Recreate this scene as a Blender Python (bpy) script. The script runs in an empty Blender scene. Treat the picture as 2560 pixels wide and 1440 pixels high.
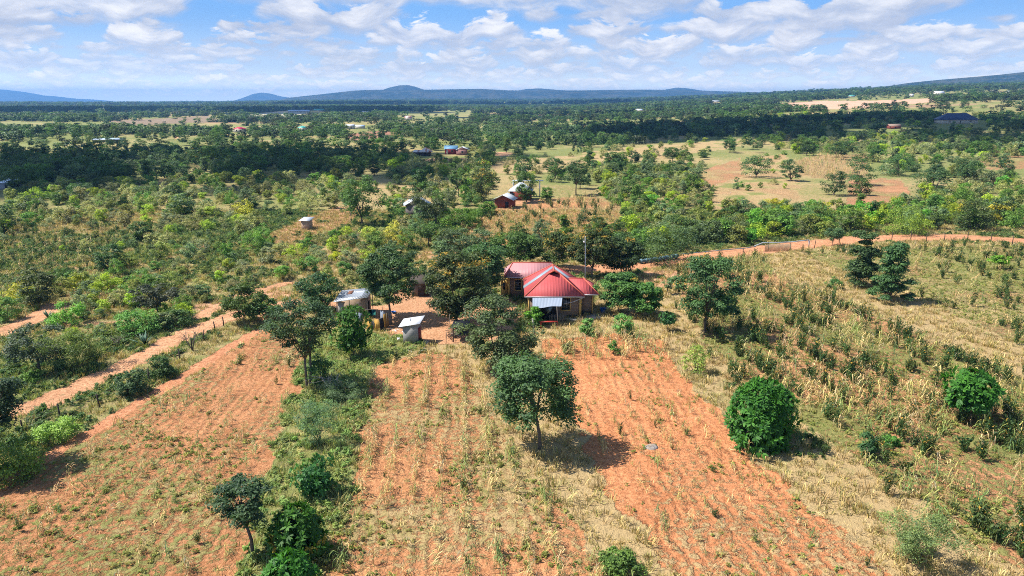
import bpy, math, random
import numpy as np
from mathutils import Vector, Matrix

scene = bpy.context.scene
C = scene.collection
PI = math.pi
R = math.radians

# ------------------------------------------------------------------ camera
CAM_H, PITCH, FPX = 26.5, R(14.9), 1762.0          # FPX: focal length in photo pixels (2560 wide)
cam_data = bpy.data.cameras.new('camera')
cam_data.sensor_width = 36.0
cam_data.lens = 36.0 * FPX / 2560.0
cam_data.clip_start = 0.5
cam_data.clip_end = 120000
cam = bpy.data.objects.new('camera', cam_data)
C.objects.link(cam)
cam.location = (0, 0, CAM_H)
cam.rotation_euler = (PI / 2 - PITCH, 0, 0)
scene.camera = cam

# ------------------------------------------------------------------ exposure, render settings
scene.view_settings.view_transform = 'Standard'
scene.view_settings.look = 'None'
scene.view_settings.exposure = 0.72
scene.view_settings.gamma = 1.0
scene.render.engine = 'CYCLES'
cy = scene.cycles
cy.max_bounces = 6
cy.diffuse_bounces = 2
cy.glossy_bounces = 2
cy.transmission_bounces = 4
cy.transparent_max_bounces = 8
cy.volume_bounces = 0
cy.use_denoising = False
cy.use_adaptive_sampling = True
cy.adaptive_threshold = 0.012
cy.filter_width = 1.0
cy.sample_clamp_indirect = 4.0

# ------------------------------------------------------------------ sun and sky
SUN_EL = R(54.5)
SUN_DIR = Vector((-math.cos(SUN_EL) * 0.992, math.cos(SUN_EL) * 0.125, math.sin(SUN_EL)))   # towards the sun
sun_data = bpy.data.lights.new('sun', 'SUN')
sun_data.energy = 5.0
sun_data.angle = R(0.53)
sun_data.color = (1.0, 0.955, 0.88)
sun = bpy.data.objects.new('sun', sun_data)
C.objects.link(sun)
sun.rotation_euler = SUN_DIR.to_track_quat('Z', 'Y').to_euler()

world = bpy.data.worlds.new('World')
scene.world = world
world.use_nodes = True


class NT:
    """Small helper round a node tree."""
    def __init__(self, tree):
        self.t = tree

    def n(self, kind, inputs=None, **attrs):
        nd = self.t.nodes.new(kind)
        for k, v in attrs.items():
            setattr(nd, k, v)
        for k, v in (inputs or {}).items():
            self.put(nd.inputs[k], v)
        return nd

    def put(self, sock, v):
        if isinstance(v, bpy.types.NodeSocket):
            self.t.links.new(v, sock)
        elif isinstance(v, bpy.types.Node):
            self.t.links.new(v.outputs[0], sock)
        else:
            sock.default_value = v

    def math(self, op, a, b=None, c=None, clamp=False):
        nd = self.t.nodes.new('ShaderNodeMath')
        nd.operation = op
        nd.use_clamp = clamp
        for i, v in enumerate((a, b, c)):
            if v is not None:
                self.put(nd.inputs[i], v)
        return nd.outputs[0]

    def smooth(self, x, lo, hi, a=0.0, b=1.0):
        nd = self.t.nodes.new('ShaderNodeMapRange')
        nd.interpolation_type = 'SMOOTHSTEP'
        for i, v in enumerate((x, lo, hi, a, b)):
            self.put(nd.inputs[i], v)
        return nd.outputs[0]

    def lin(self, x, lo, hi, a=0.0, b=1.0):
        nd = self.t.nodes.new('ShaderNodeMapRange')
        for i, v in enumerate((x, lo, hi, a, b)):
            self.put(nd.inputs[i], v)
        return nd.outputs[0]

    def mix(self, f, a, b, mode='MIX'):
        nd = self.t.nodes.new('ShaderNodeMix')
        nd.data_type = 'RGBA'
        nd.blend_type = mode
        self.put(nd.inputs[0], f)
        for s, v in ((nd.inputs[6], a), (nd.inputs[7], b)):
            if isinstance(v, (tuple, list)) and len(v) == 3:
                v = (*v, 1.0)
            self.put(s, v)
        return nd.outputs[2]

    def noise(self, vec, scale, detail=4.0, rough=0.55, dist=0.0, dim='3D', w=None):
        nd = self.t.nodes.new('ShaderNodeTexNoise')
        nd.noise_dimensions = dim
        if vec is not None:
            self.put(nd.inputs['Vector'], vec)
        if w is not None:
            self.put(nd.inputs['W'], w)
        self.put(nd.inputs['Scale'], scale)
        self.put(nd.inputs['Detail'], detail)
        self.put(nd.inputs['Roughness'], rough)
        self.put(nd.inputs['Distortion'], dist)
        return nd.outputs[0]

    def attr(self, name):
        nd = self.t.nodes.new('ShaderNodeAttribute')
        nd.attribute_name = name
        return nd

    def comb(self, x, y, z=0.0):
        nd = self.t.nodes.new('ShaderNodeCombineXYZ')
        for i, v in enumerate((x, y, z)):
            self.put(nd.inputs[i], v)
        return nd.outputs[0]


def build_world():
    t = world.node_tree
    t.nodes.clear()
    k = NT(t)
    sky = k.n('ShaderNodeTexSky')
    sky.sky_type = 'NISHITA'
    sky.sun_disc = False
    sky.sun_elevation = SUN_EL
    sky.sun_rotation = math.atan2(SUN_DIR.x, SUN_DIR.y)
    sky.altitude = 900
    sky.air_density = 1.0
    sky.dust_density = 0.6
    sky.ozone_density = 2.0
    bg = k.n('ShaderNodeBackground', {0: sky.outputs[0], 1: SKY_STRENGTH})
    out = k.n('ShaderNodeOutputWorld')
    t.links.new(bg.outputs[0], out.inputs[0])


SKY_STRENGTH = 0.115
CLOUD_LO = 0.325
SKY_GAIN = 0.68
SKY_R = 52000.0


def build_sky():
    """The lower sky with its ranks of cumulus: a wide band standing all round, far beyond the land."""
    m = bpy.data.materials.new('sky_with_cumulus')
    m.use_nodes = True
    m.cycles.emission_sampling = 'NONE'
    t = m.node_tree
    t.nodes.clear()
    k = NT(t)
    sep = k.n('ShaderNodeSeparateXYZ', {0: k.n('ShaderNodeNewGeometry').outputs['Position']})
    x, y, z = sep.outputs
    az = k.math('ARCTAN2', x, y)
    el = k.math('MAXIMUM', k.math('ARCTANGENT', k.math('DIVIDE', k.math('SUBTRACT', z, CAM_H), SKY_R)), 0.0)
    col = k.mix(k.smooth(el, 0.0, 0.12), (0.70, 0.87, 1.06), (0.21, 0.46, 0.90))
    # cumulus in ranks one behind the other: flat grey bases, heaped white tops, smaller towards the horizon
    b, i = 0.0045, 0
    while b < 0.19:
        s = b + 0.010
        q = k.math('ADD', k.math('DIVIDE', az, s), i * 37.3)
        cov = k.noise(k.comb(k.math('MULTIPLY', q, 0.74), i * 5.1), 1.0, 2.0, 0.5, dim='2D')
        rel = k.math('DIVIDE', k.math('SUBTRACT', el, b), s)                    # height above the rank's base
        wave = k.math('MULTIPLY', k.math('SUBTRACT', cov, 0.5), 0.7)
        rel = k.math('ADD', rel, wave)
        puff = k.noise(k.comb(k.math('MULTIPLY', q, 1.15), k.math('MULTIPLY', rel, 3.4), i * 3.3), 1.5, 5.0, 0.58, 0.12)
        heap = k.smooth(cov, CLOUD_LO, CLOUD_LO + 0.30, 0.0, 0.42)
        top = k.math('SUBTRACT', k.math('MULTIPLY', heap, k.math('ADD', k.math('MULTIPLY', puff, 2.2), -0.25)), rel)
        wisp = k.math('ADD', rel, k.math('MULTIPLY', k.math('SUBTRACT', puff, 0.5), 0.45))
        m_ = k.math('MULTIPLY', k.smooth(top, 0.0, 0.075), k.smooth(wisp, -0.08, 0.09))
        m_ = k.math('MULTIPLY', m_, k.smooth(heap, 0.02, 0.16))
        lit = k.smooth(k.math('ADD', k.math('MULTIPLY', rel, 1.25), k.math('MULTIPLY', k.math('SUBTRACT', puff, 0.5), 1.5)), -0.08, 0.62)
        f = min(1.0, b / 0.075)
        base_c = [a + (c - a) * f for a, c in zip((0.64, 0.79, 1.0), (0.44, 0.52, 0.69))]
        top_c = [a + (c - a) * f for a, c in zip((0.86, 0.94, 1.04), (0.97, 0.98, 1.0))]
        cl = k.mix(lit, tuple(base_c), tuple(top_c))
        col = k.mix(k.math('MULTIPLY', m_, 0.74 + 0.22 * f), col, cl)
        b, i = b * 1.215 + 0.0008, i + 1
    # the low sky is the brighter, paler part of it
    low = k.mix(k.smooth(el, 0.0, 0.045), (2.9, 2.3, 1.5), (1.25, 1.15, 1.04))
    col = k.mix(1.0, col, k.mix(k.smooth(el, 0.03, 0.13), low, (1.06, 1.03, 1.0)), 'MULTIPLY')
    em = k.n('ShaderNodeEmission', {0: col, 1: SKY_GAIN})
    out = k.n('ShaderNodeOutputMaterial')
    t.links.new(em.outputs[0], out.inputs[0])
    me = bpy.data.meshes.new('sky')
    n = 128
    top = SKY_R * math.tan(R(14))
    V = [(SKY_R * math.sin(2 * PI * j / n), SKY_R * math.cos(2 * PI * j / n), zz) for zz in (-1500.0, top) for j in range(n)]
    me.from_pydata(V, [], [(j, (j + 1) % n, n + (j + 1) % n, n + j) for j in range(n)])
    me.materials.append(m)
    o = bpy.data.objects.new('sky', me)
    o['kind'] = 'structure'
    C.objects.link(o)


build_world()
build_sky()

# ------------------------------------------------------------------ numbers: noise, terrain, projection
def _hash(ix, iy, seed):
    n = (ix.astype(np.int64) * 374761393 + iy.astype(np.int64) * 668265263 + seed * 974634777) & 0x7fffffff
    n = ((n ^ (n >> 13)) * 1274126177) & 0x7fffffff
    return ((n ^ (n >> 16)) & 0xffff) / 65535.0


def vnoise(x, y, seed=0):
    ix, iy = np.floor(x), np.floor(y)
    fx, fy = x - ix, y - iy
    fx, fy = fx * fx * (3 - 2 * fx), fy * fy * (3 - 2 * fy)
    a, b = _hash(ix, iy, seed), _hash(ix + 1, iy, seed)
    c, d = _hash(ix, iy + 1, seed), _hash(ix + 1, iy + 1, seed)
    return (a * (1 - fx) + b * fx) * (1 - fy) + (c * (1 - fx) + d * fx) * fy


def fbm(x, y, seed=0, oct=4):
    s, a, t = 0.0, 0.5, 0.0
    for o in range(oct):
        s = s + a * vnoise(x * 2 ** o, y * 2 ** o, seed + o * 17)
        t += a
        a *= 0.5
    return s / t


def sstep(x, a, b):
    t = np.clip((x - a) / (b - a), 0, 1)
    return t * t * (3 - 2 * t)


def height(x, y):
    """Terrain height: level round the farm, rising far off on the one side."""
    x, y = np.asarray(x, float), np.asarray(y, float)
    az = x / np.maximum(np.abs(y), 30)
    s = sstep(az, -0.02, 0.75)
    rise = np.interp(y, [0, 280, 420, 620, 1000, 2000, 3200, 5000, 9000], [0, 0, 3, 10, 25, 60, 98, 104, 50])
    g = sstep(y, 180, 420)
    und = (fbm(x / 160 + 9, y / 160 + 4, 3, 3) - 0.5) * 7.0 * g * sstep(900 - y, -600, 300)
    near = (fbm(x / 14 + 5, y / 14, 8, 2) - 0.5) * 0.35
    swell = 25 * sstep(y, 2600, 7000) * sstep(az, -0.48, -0.12)
    return rise * s + und + near * (1 - g) + swell * (1 - 0.6 * s)


CP, SP = math.cos(PITCH), math.sin(PITCH)


def project(x, y, z):
    x, y, z = np.asarray(x, float), np.asarray(y, float), np.asarray(z, float) - CAM_H
    zf = y * CP - z * SP
    zf = np.where(zf < 0.5, 0.5, zf)
    yu = y * SP + z * CP
    return 1280 + FPX * x / zf, 720 - FPX * yu / zf


def ray(px, py):
    a, b = (px - 1280) / FPX, (720 - py) / FPX
    return np.array((a, CP + b * SP, -SP + b * CP))


def ground(px, py):
    """The point of the terrain seen at a photo pixel."""
    d = ray(px, py)
    t, step = 20.0, 2.0
    while t < 30000:
        p = d * t
        if CAM_H + p[2] < float(height(p[0], p[1])):
            break
        t += step
        step = max(1.0, t * 0.01)
    lo, hi = max(t - step * 1.3, 1.0), t
    for _ in range(24):
        m = (lo + hi) / 2
        p = d * m
        if CAM_H + p[2] < float(height(p[0], p[1])):
            hi = m
        else:
            lo = m
    p = d * hi
    return np.array((p[0], p[1], float(height(p[0], p[1]))))


def z_at(py, D, px=1280):
    """Height of what shows at photo row py at ground distance D."""
    d = ray(px, py)
    return CAM_H + d[2] / d[1] * D


def x_at(px, D, z=0.0):
    zf = D * CP - (z - CAM_H) * SP
    return (px - 1280) / FPX * zf


def in_poly(px, py, poly):
    px, py = np.asarray(px, float), np.asarray(py, float)
    r = np.zeros(px.shape, bool)
    n = len(poly)
    for i in range(n):
        (x0, y0), (x1, y1) = poly[i], poly[(i + 1) % n]
        if y0 == y1:
            continue
        c = ((y0 > py) != (y1 > py)) & (px < (x1 - x0) * (py - y0) / (y1 - y0) + x0)
        r ^= c
    return r


def dist_line(x, y, pts):
    d = np.full(np.shape(x), 1e9)
    for (x0, y0), (x1, y1) in zip(pts[:-1], pts[1:]):
        vx, vy = x1 - x0, y1 - y0
        t = np.clip(((x - x0) * vx + (y - y0) * vy) / (vx * vx + vy * vy), 0, 1)
        d = np.minimum(d, np.hypot(x - x0 - t * vx, y - y0 - t * vy))
    return d


# ------------------------------------------------------------------ where things lie (outlines noted on the photo, turned into ground)
ROADS = {   # name: (centre line, half width in metres)
    'track': ([(-300, 1130), (0, 1042), (95, 1012), (200, 968), (300, 922), (360, 893), (425, 855), (480, 828), (550, 803), (600, 784), (660, 768), (720, 758), (790, 762), (900, 770), (970, 775)], 1.6),
    'left': ([(-200, 880), (-50, 846), (0, 830), (68, 806), (116, 780), (135, 766)], 1.8),
    'branch': ([(500, 792), (540, 772), (568, 757), (600, 742), (650, 728), (720, 708)], 1.1),
    'thin': ([(120, 812), (200, 811), (280, 807), (400, 800)], 0.7),
    'right': ([(1440, 676), (1520, 670), (1600, 662), (1700, 650), (1800, 636), (1900, 626), (2000, 613), (2120, 601), (2250, 595), (2400, 593), (2520, 600), (2680, 612), (2900, 640)], 3.0),
}
FOOTPATH = ([(-160, 1360), (0, 1222), (100, 1152), (200, 1098), (300, 1035), (400, 975), (480, 928), (560, 878), (600, 855), (645, 826)], 0.72)
YARD = [(940, 780), (985, 745), (1000, 715), (1070, 705), (1100, 735), (1180, 755), (1255, 735), (1310, 790), (1240, 850), (1150, 862), (1090, 863), (1060, 855), (1010, 838), (955, 828)]
FIELD_A = [(650, 828), (735, 850), (755, 900), (735, 985), (700, 1080), (672, 1180), (632, 1300), (605, 1440), (540, 1700), (-900, 1700), (-300, 1440), (0, 1250), (160, 1140), (330, 1035), (480, 940), (590, 868)]
FIELD_B = [(960, 905), (1100, 880), (1165, 905), (1200, 985), (1250, 1060), (1310, 1140), (1380, 1230), (1450, 1320), (1530, 1440), (1660, 1700), (740, 1700), (820, 1440), (868, 1290), (895, 1180), (905, 1060), (930, 960)]
FIELD_C = [(1345, 850), (1480, 835), (1640, 842), (1700, 920), (1830, 1080), (1905, 1170), (2080, 1310), (2250, 1440), (2550, 1700), (1840, 1700), (1700, 1440), (1600, 1310), (1500, 1190), (1440, 1050), (1380, 930)]
FIELD_D = [(1680, 672), (1900, 640), (1960, 700), (2060, 735), (2200, 795), (2330, 855), (2460, 905), (2560, 945), (3000, 1100), (3000, 1700), (2560, 1420), (2420, 1340), (2250, 1230), (2130, 1140), (2000, 1050), (1860, 950), (1780, 870), (1720, 790)]
FIELD_E = [(2010, 628), (2560, 612), (3000, 650), (3000, 930), (2560, 865), (2440, 815), (2330, 755), (2200, 705), (2060, 658)]
GREEN_S = [(735, 850), (830, 830), (940, 832), (1010, 840), (1060, 870), (960, 905), (930, 960), (905, 1060), (895, 1180), (868, 1290), (820, 1440), (740, 1700), (540, 1700), (605, 1440), (632, 1300), (672, 1180), (700, 1080), (735, 985), (755, 900)]
CROP_L = [(-200, 600), (0, 585), (330, 560), (430, 585), (300, 640), (270, 690), (160, 725), (0, 765), (-200, 780)]
CROP_H = [(1080, 600), (1180, 560), (1240, 515), (1290, 505), (1480, 488), (1560, 520), (1540, 570), (1480, 585), (1330, 600), (1200, 622)]
SOIL_M = [(660, 590), (760, 545), (850, 515), (905, 520), (880, 560), (760, 600), (690, 615)]
TAN_1 = [(1760, 440), (1860, 395), (1960, 385), (2000, 440), (1995, 510), (1900, 535), (1790, 530), (1770, 480)]
TAN_2 = [(1225, 405), (1420, 388), (1560, 368), (1700, 360), (1900, 342), (1910, 356), (1700, 390), (1480, 412), (1380, 432), (1235, 434)]
STRIPE = [(1985, 402), (2050, 385), (2160, 385), (2172, 440), (2100, 452), (2000, 440)]
RED_1 = [(2125, 450), (2250, 445), (2290, 500), (2200, 527), (2115, 510)]
RED_2 = [(1735, 432), (1850, 396), (1860, 440), (1760, 472)]
RED_3 = [(2440, 395), (2600, 385), (2600, 420), (2470, 425)]
QUARRY = [(1890, 266), (2050, 252), (2180, 252), (2320, 246), (2345, 254), (2180, 270), (2000, 275)]
SCHOOL = [(615, 286), (700, 278), (775, 280), (745, 290), (640, 294)]
PLOUGH = [(858, 336), (950, 327), (1012, 335), (960, 346), (880, 350)]
BROWN = [(265, 302), (520, 290), (575, 303), (330, 316)]
MEAD = [[(0, 303), (260, 309), (270, 326), (0, 330)], [(320, 322), (560, 309), (640, 320), (420, 333)], [(200, 355), (420, 345), (430, 372), (200, 385)],
        [(1000, 280), (1180, 278), (1190, 300), (980, 305)], [(1180, 285), (1240, 283), (1250, 290), (1190, 293)], [(0, 360), (120, 360), (160, 392), (0, 395)]]
BARE = [((905, 640), 40, 16), ((690, 735), 70, 14), ((500, 615), 35, 8), ((540, 770), 45, 12), ((860, 600), 30, 8), ((1120, 400), 60, 5), ((1255, 385), 30, 5), ((1700, 700), 60, 20), ((1640, 690), 40, 12),
        ((1100, 640), 50, 14), ((1300, 505), 55, 8), ((210, 735), 40, 8), ((1020, 640), 30, 9), ((700, 790), 60, 14), ((2240, 520), 50, 10), ((440, 335), 8, 12)]


def gxy(p):
    q = ground(*p)
    return (q[0], q[1])


ROAD_W = {k: ([gxy(p) for p in v[0]], v[1]) for k, v in ROADS.items()}
FOOT_W = ([gxy(p) for p in FOOTPATH[0]], FOOTPATH[1])
ROW_DIR = R(-4.2)            # furrows run nearly straight away from the camera


def zone_masks(x, y):
    """For points of the ground: soil colour, how much low growth covers it, how dry that is, furrows, and the zone."""
    z = height(x, y)
    px, py = project(x, y, z)
    D = np.maximum(y, 20)
    jx = (fbm(x / 2.2, y / 2.2, 21, 3) - 0.5) * 2
    jy = (fbm(x / 2.2 + 40, y / 2.2, 22, 3) - 0.5) * 2
    k = 1600.0 / D
    qx, qy = px + jx * k * 1.1, py + jy * k * 0.5
    n1 = fbm(x / 30, y / 30, 31, 4)
    n2 = fbm(x / 8, y / 8, 32, 4)
    n3 = fbm(x / 90, y / 60, 33, 3)
    soil = np.zeros(x.shape + (3,))
    soil[:] = (0.46, 0.25, 0.125)
    veg = 0.72 + 0.3 * (n2 - 0.5)
    dry = 0.47 + 1.0 * (n1 - 0.5)
    fur = np.zeros(x.shape)
    zone = np.zeros(x.shape, int)

    def put(m, s=None, v=None, d=None, f=None, zn=None):
        if s is not None:
            soil[m] = s
        if v is not None:
            veg[m] = v[m] if isinstance(v, np.ndarray) else v
        if d is not None:
            dry[m] = d[m] if isinstance(d, np.ndarray) else d
        if f is not None:
            fur[m] = f
        if zn is not None:
            zone[m] = zn
    far = y > 230
    put(far, (0.36, 0.24, 0.13), 0.84 + 0.5 * (n2 - 0.5), 0.30 + 1.4 * (n1 - 0.5))
    # patchwork of far fields
    ang = 0.3
    u, v = (x * math.cos(ang) + y * math.sin(ang)) / 95, (-x * math.sin(ang) + y * math.cos(ang)) / 60
    pid = _hash(np.floor(u + 0.6 * vnoise(v, u, 5)), np.floor(v + 0.3 * vnoise(u, v, 6)), 77)
    ff = y > 420
    put(ff & (pid > 0.66), None, 0.9, 0.42 + 1.2 * (pid - 0.66))
    put(ff & (pid > 0.9), (0.42, 0.22, 0.13), 0.45, 0.8)
    put(ff & (pid < 0.3), None, 0.95, 0.15)
    put(y > 3000, (0.20, 0.17, 0.09), 0.9, 0.25 + 0.9 * (n3 - 0.5))
    for M in MEAD:
        put(in_poly(px, py + jy * 2.0, M), (0.5, 0.38, 0.2), 0.93, 0.40 + 0.8 * (n1 - 0.5))
    put(in_poly(qx, qy, TAN_2), (0.54, 0.30, 0.15), 0.72 + 0.6 * (n2 - 0.5), 0.86 - 0.6 * sstep(n2, 0.5, 0.75))
    put(in_poly(qx, qy, TAN_1), (0.58, 0.30, 0.14), 0.60 + 0.9 * (n2 - 0.5) + 0.5 * (n1 - .5), 0.95 - 0.9 * sstep(n2, 0.45, 0.75))
    put(in_poly(qx, qy, STRIPE), (0.52, 0.23, 0.11), 0.6, 0.75, 1.0)
    for P in (RED_1, RED_2, RED_3):
        put(in_poly(qx, qy, P), (0.55, 0.23, 0.11), 0.52 + 0.8 * (n2 - 0.5), 0.62 + (n1 - 0.5), 0.6)
    put(in_poly(px, py + jy * 1.5, QUARRY), (0.70, 0.36, 0.22), 0.22 + 0.3 * (n1 - .5), 0.9)
    put(in_poly(px, py + jy * 0.8, SCHOOL), (0.62, 0.46, 0.30), 0.1, 0.9)
    put(in_poly(px, py, PLOUGH), (0.40, 0.17, 0.10), 0.05, 0.8)
    put(in_poly(px, py, BROWN), (0.34, 0.20, 0.14), 0.45, 0.5)
    put(in_poly(qx, qy, CROP_L), (0.52, 0.27, 0.13), 0.55 + 0.6 * (n2 - 0.5), 0.50 + 0.8 * (n1 - .5), 0.5, 9)
    put(in_poly(qx, qy, CROP_H), (0.58, 0.235, 0.10), 0.46 + 0.5 * (n2 - 0.5), 0.75, 0.5, 10)
    put(in_poly(qx, qy, SOIL_M), (0.56, 0.25, 0.12), 0.40, 0.7, 0.4, 11)
    # farm
    farm = in_poly(px, py, [(1330, 830), (1690, 660), (2000, 615), (3000, 600), (3000, 1800), (900, 1800), (1060, 870)])
    put(farm, (0.55, 0.30, 0.15), 0.88 + 0.4 * (n2 - 0.5), 0.86 + 0.8 * (n1 - 0.5))
    near_l = in_poly(px, py, [(-400, 1000), (200, 900), (560, 800), (700, 800), (640, 840), (0, 1260), (-600, 1500)])
    put(near_l, (0.45, 0.25, 0.12), 0.88 + 0.3 * (n2 - 0.5), 0.50 + 0.8 * (n1 - 0.5))
    put(in_poly(qx, qy, GREEN_S), (0.45, 0.23, 0.11), 0.92 + 0.4 * (n2 - 0.5), 0.12 + 1.0 * (n1 - 0.5) + 0.25 * sstep(py, 1050, 1400), None, 12)
    put(in_poly(qx, qy, FIELD_A), (0.53, 0.205, 0.088), 0.37 + 0.75 * (n2 - 0.5), 0.46 + 0.7 * (n1 - .5), 0.8, 1)
    put(in_poly(qx, qy, FIELD_B), (0.60, 0.235, 0.10), 0.42 + 0.75 * (n2 - 0.5), 0.42 + 0.9 * (n1 - .5), 0.75, 2)
    c = in_poly(qx, qy, FIELD_C)
    put(c, (0.66, 0.232, 0.095), 0.20 + 0.62 * (n2 - 0.5) + 0.30 * sstep(py, 1130, 1400), 0.72 + 0.6 * (n1 - .5), 1.0, 3)
    put(in_poly(qx, qy, FIELD_D), (0.58, 0.245, 0.11), 0.54 + 0.8 * (n2 - 0.5), 0.22 + 0.8 * (n1 - .5), 0.5, 4)
    put(in_poly(qx, qy, FIELD_E), (0.56, 0.27, 0.12), 0.66 + 0.7 * (n2 - 0.5), 0.28 + 0.8 * (n1 - .5), 0.4, 5)
    for (cx, cy_), rx, ry in BARE:
        m = ((qx - cx) / rx) ** 2 + ((qy - cy_) / ry) ** 2 + (n2 - 0.5) * 2.2 < 1
        put(m, (0.62, 0.29, 0.15), 0.12, 0.8)
    put(in_poly(qx, qy, YARD), (0.62, 0.275, 0.135), 0.03, 0.9, 0.0, 6)
    edge = (fbm(x / 1.1, y / 1.1, 41, 3) - 0.5)
    for nm, (pts, hw) in ROAD_W.items():
        d = dist_line(x, y, pts) + edge * (1.3 if nm != 'right' else 1.0)
        m = d < hw
        rut = np.where((np.abs(d) < 0.35) & (n2 > 0.45), 0.40, 0.05)
        put(m, (0.66, 0.29, 0.145) if nm != 'right' else (0.68, 0.27, 0.13), 0.5 if nm == 'thin' else 0.04 if nm == 'right' else rut, 0.8, 0.0, 7)
    d = dist_line(x, y, FOOT_W[0]) + edge * 0.9
    put(d < FOOT_W[1], (0.63, 0.235, 0.11), 0.10, 0.9, 0.0, 8)
    return soil * np.array((0.97, 1.22, 1.34)), np.clip(veg, 0, 1), np.clip(dry, 0, 1), fur, zone


# ------------------------------------------------------------------ materials
def new_mat(name):
    m = bpy.data.materials.new(name)
    m.use_nodes = True
    t = m.node_tree
    t.nodes.clear()
    k = NT(t)
    out = k.n('ShaderNodeOutputMaterial')
    return m, k, out


def principled(k, out, col, rough=0.8, spec=0.2, metal=0.0, normal=None, **extra):
    b = k.n('ShaderNodeBsdfPrincipled')
    k.put(b.inputs['Base Color'], (*col, 1.0) if isinstance(col, (tuple, list)) and len(col) == 3 else col)
    k.put(b.inputs['Roughness'], rough)
    k.put(b.inputs['Specular IOR Level'], spec)
    k.put(b.inputs['Metallic'], metal)
    if normal is not None:
        k.put(b.inputs['Normal'], normal)
    k.t.links.new(b.outputs[0], out.inputs[0])
    return b


def bump(k, h, strength, dist):
    return k.n('ShaderNodeBump', {'Strength': strength, 'Distance': dist, 'Height': h}).outputs[0]


def ground_material():
    m, k, out = new_mat('earth_and_low_growth')
    pos = k.n('ShaderNodeNewGeometry').outputs['Position']
    soil = k.attr('soil').outputs['Color']
    veg = k.attr('veg').outputs['Fac']
    dry = k.attr('dry').outputs['Fac']
    fur = k.attr('furrow').outputs['Fac']
    fu = k.attr('row').outputs['Fac']
    n_a = k.noise(pos, 1.9, 5.0, 0.68)
    n_b = k.noise(pos, 0.33, 3.0, 0.55)
    n_c = k.noise(pos, 6.5, 3.0, 0.6)
    n_d = k.noise(pos, 0.045, 3.0, 0.5)
    wob = k.math('MULTIPLY', k.math('SUBTRACT', n_b, 0.5), 1.7)
    rowp = k.math('SINE', k.math('MULTIPLY', k.math('ADD', fu, wob), 2 * PI / 0.90))
    rowp = k.math('MULTIPLY', rowp, k.smooth(k.noise(pos, 0.22, 3.0, 0.6), 0.36, 0.60, 0.25, 1.25))
    # litter and weeds collect along the rows
    t1 = k.math('ADD', k.math('MULTIPLY', n_a, 0.75), k.math('MULTIPLY', n_c, 0.25))
    t1 = k.math('ADD', t1, k.math('MULTIPLY', k.math('MULTIPLY', rowp, fur), 0.040))
    lim = k.lin(veg, 0.0, 1.0, 0.76, 0.24)
    cover = k.smooth(k.math('SUBTRACT', t1, lim), -0.05, 0.06)
    green = k.mix(n_c, (0.125, 0.165, 0.042), (0.255, 0.27, 0.088))
    straw = k.mix(n_c, (0.31, 0.215, 0.09), (0.54, 0.40, 0.205))
    hue = k.math('ADD', dry, k.math('MULTIPLY', k.math('SUBTRACT', k.noise(pos, 0.8, 4.0, 0.65), 0.5), 1.5))
    low = k.mix(k.smooth(hue, 0.22, 0.82), green, straw)
    sv = k.math('ADD', k.math('MULTIPLY', n_a, 0.55), k.math('ADD', k.math('MULTIPLY', n_b, 0.35), k.math('MULTIPLY', n_d, 0.25)))
    soil2 = k.mix(1.0, soil, k.mix(k.smooth(sv, 0.35, 0.80), (0.72, 0.66, 0.63), (1.16, 1.18, 1.22)), 'MULTIPLY')
    clod = k.noise(pos, 3.4, 4.0, 0.75)
    soil2 = k.mix(1.0, soil2, k.mix(k.smooth(clod, 0.38, 0.62), (0.74, 0.68, 0.64), (1.08, 1.08, 1.08)), 'MULTIPLY')
    col = k.mix(k.math('MULTIPLY', cover, 0.88), soil2, low)
    h = k.math('ADD', k.math('MULTIPLY', clod, 0.7), k.math('MULTIPLY', n_c, 0.35))
    h = k.math('ADD', h, k.math('MULTIPLY', k.math('MULTIPLY', rowp, fur), 0.14))
    h = k.math('ADD', h, k.math('MULTIPLY', cover, 0.35))
    principled(k, out, col, 0.95, 0.05, normal=bump(k, h, 0.9, 0.34))
    return m


GROUND_MAT = ground_material()


# ------------------------------------------------------------------ mesh helpers
def mesh_from(name, verts, faces, attrs=None, smooth=False):
    """verts (n,3) array; faces: (m,3|4) int array or list of lists; attrs: {name: (domain, type, array)}."""
    me = bpy.data.meshes.new(name)
    verts = np.asarray(verts, np.float32)
    if isinstance(faces, np.ndarray):
        nl = faces.shape[1]
        loops = faces.astype(np.int32).ravel()
        starts = np.arange(0, len(loops), nl, dtype=np.int32)
        totals = np.full(len(faces), nl, np.int32)
    else:
        loops = np.array([i for f in faces for i in f], np.int32)
        totals = np.array([len(f) for f in faces], np.int32)
        starts = np.concatenate(([0], np.cumsum(totals)[:-1])).astype(np.int32) if len(totals) else np.zeros(0, np.int32)
    me.vertices.add(len(verts))
    me.vertices.foreach_set('co', verts.ravel())
    me.loops.add(len(loops))
    me.loops.foreach_set('vertex_index', loops)
    me.polygons.add(len(totals))
    me.polygons.foreach_set('loop_start', starts)
    me.polygons.foreach_set('loop_total', totals)
    if smooth:
        me.polygons.foreach_set('use_smooth', np.ones(len(totals), bool))
    for nm, (dom, typ, arr) in (attrs or {}).items():
        a = me.attributes.new(nm, typ, dom)
        arr = np.asarray(arr, np.float32)
        if typ == 'FLOAT':
            a.data.foreach_set('value', arr.ravel())
        elif typ == 'FLOAT_COLOR':
            a.data.foreach_set('color', np.concatenate((arr, np.ones((len(arr), 1), np.float32)), 1).ravel())
        elif typ == 'FLOAT_VECTOR':
            a.data.foreach_set('vector', arr.ravel())
    me.update(calc_edges=True)
    return me


def link(name, me, mat=None, parent=None, loc=None):
    o = bpy.data.objects.new(name, me)
    if mat is not None and len(me.materials) == 0:
        me.materials.append(mat)
    C.objects.link(o)
    if parent is not None:
        o.parent = parent
    if loc is not None:
        o.location = loc
    return o


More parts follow.
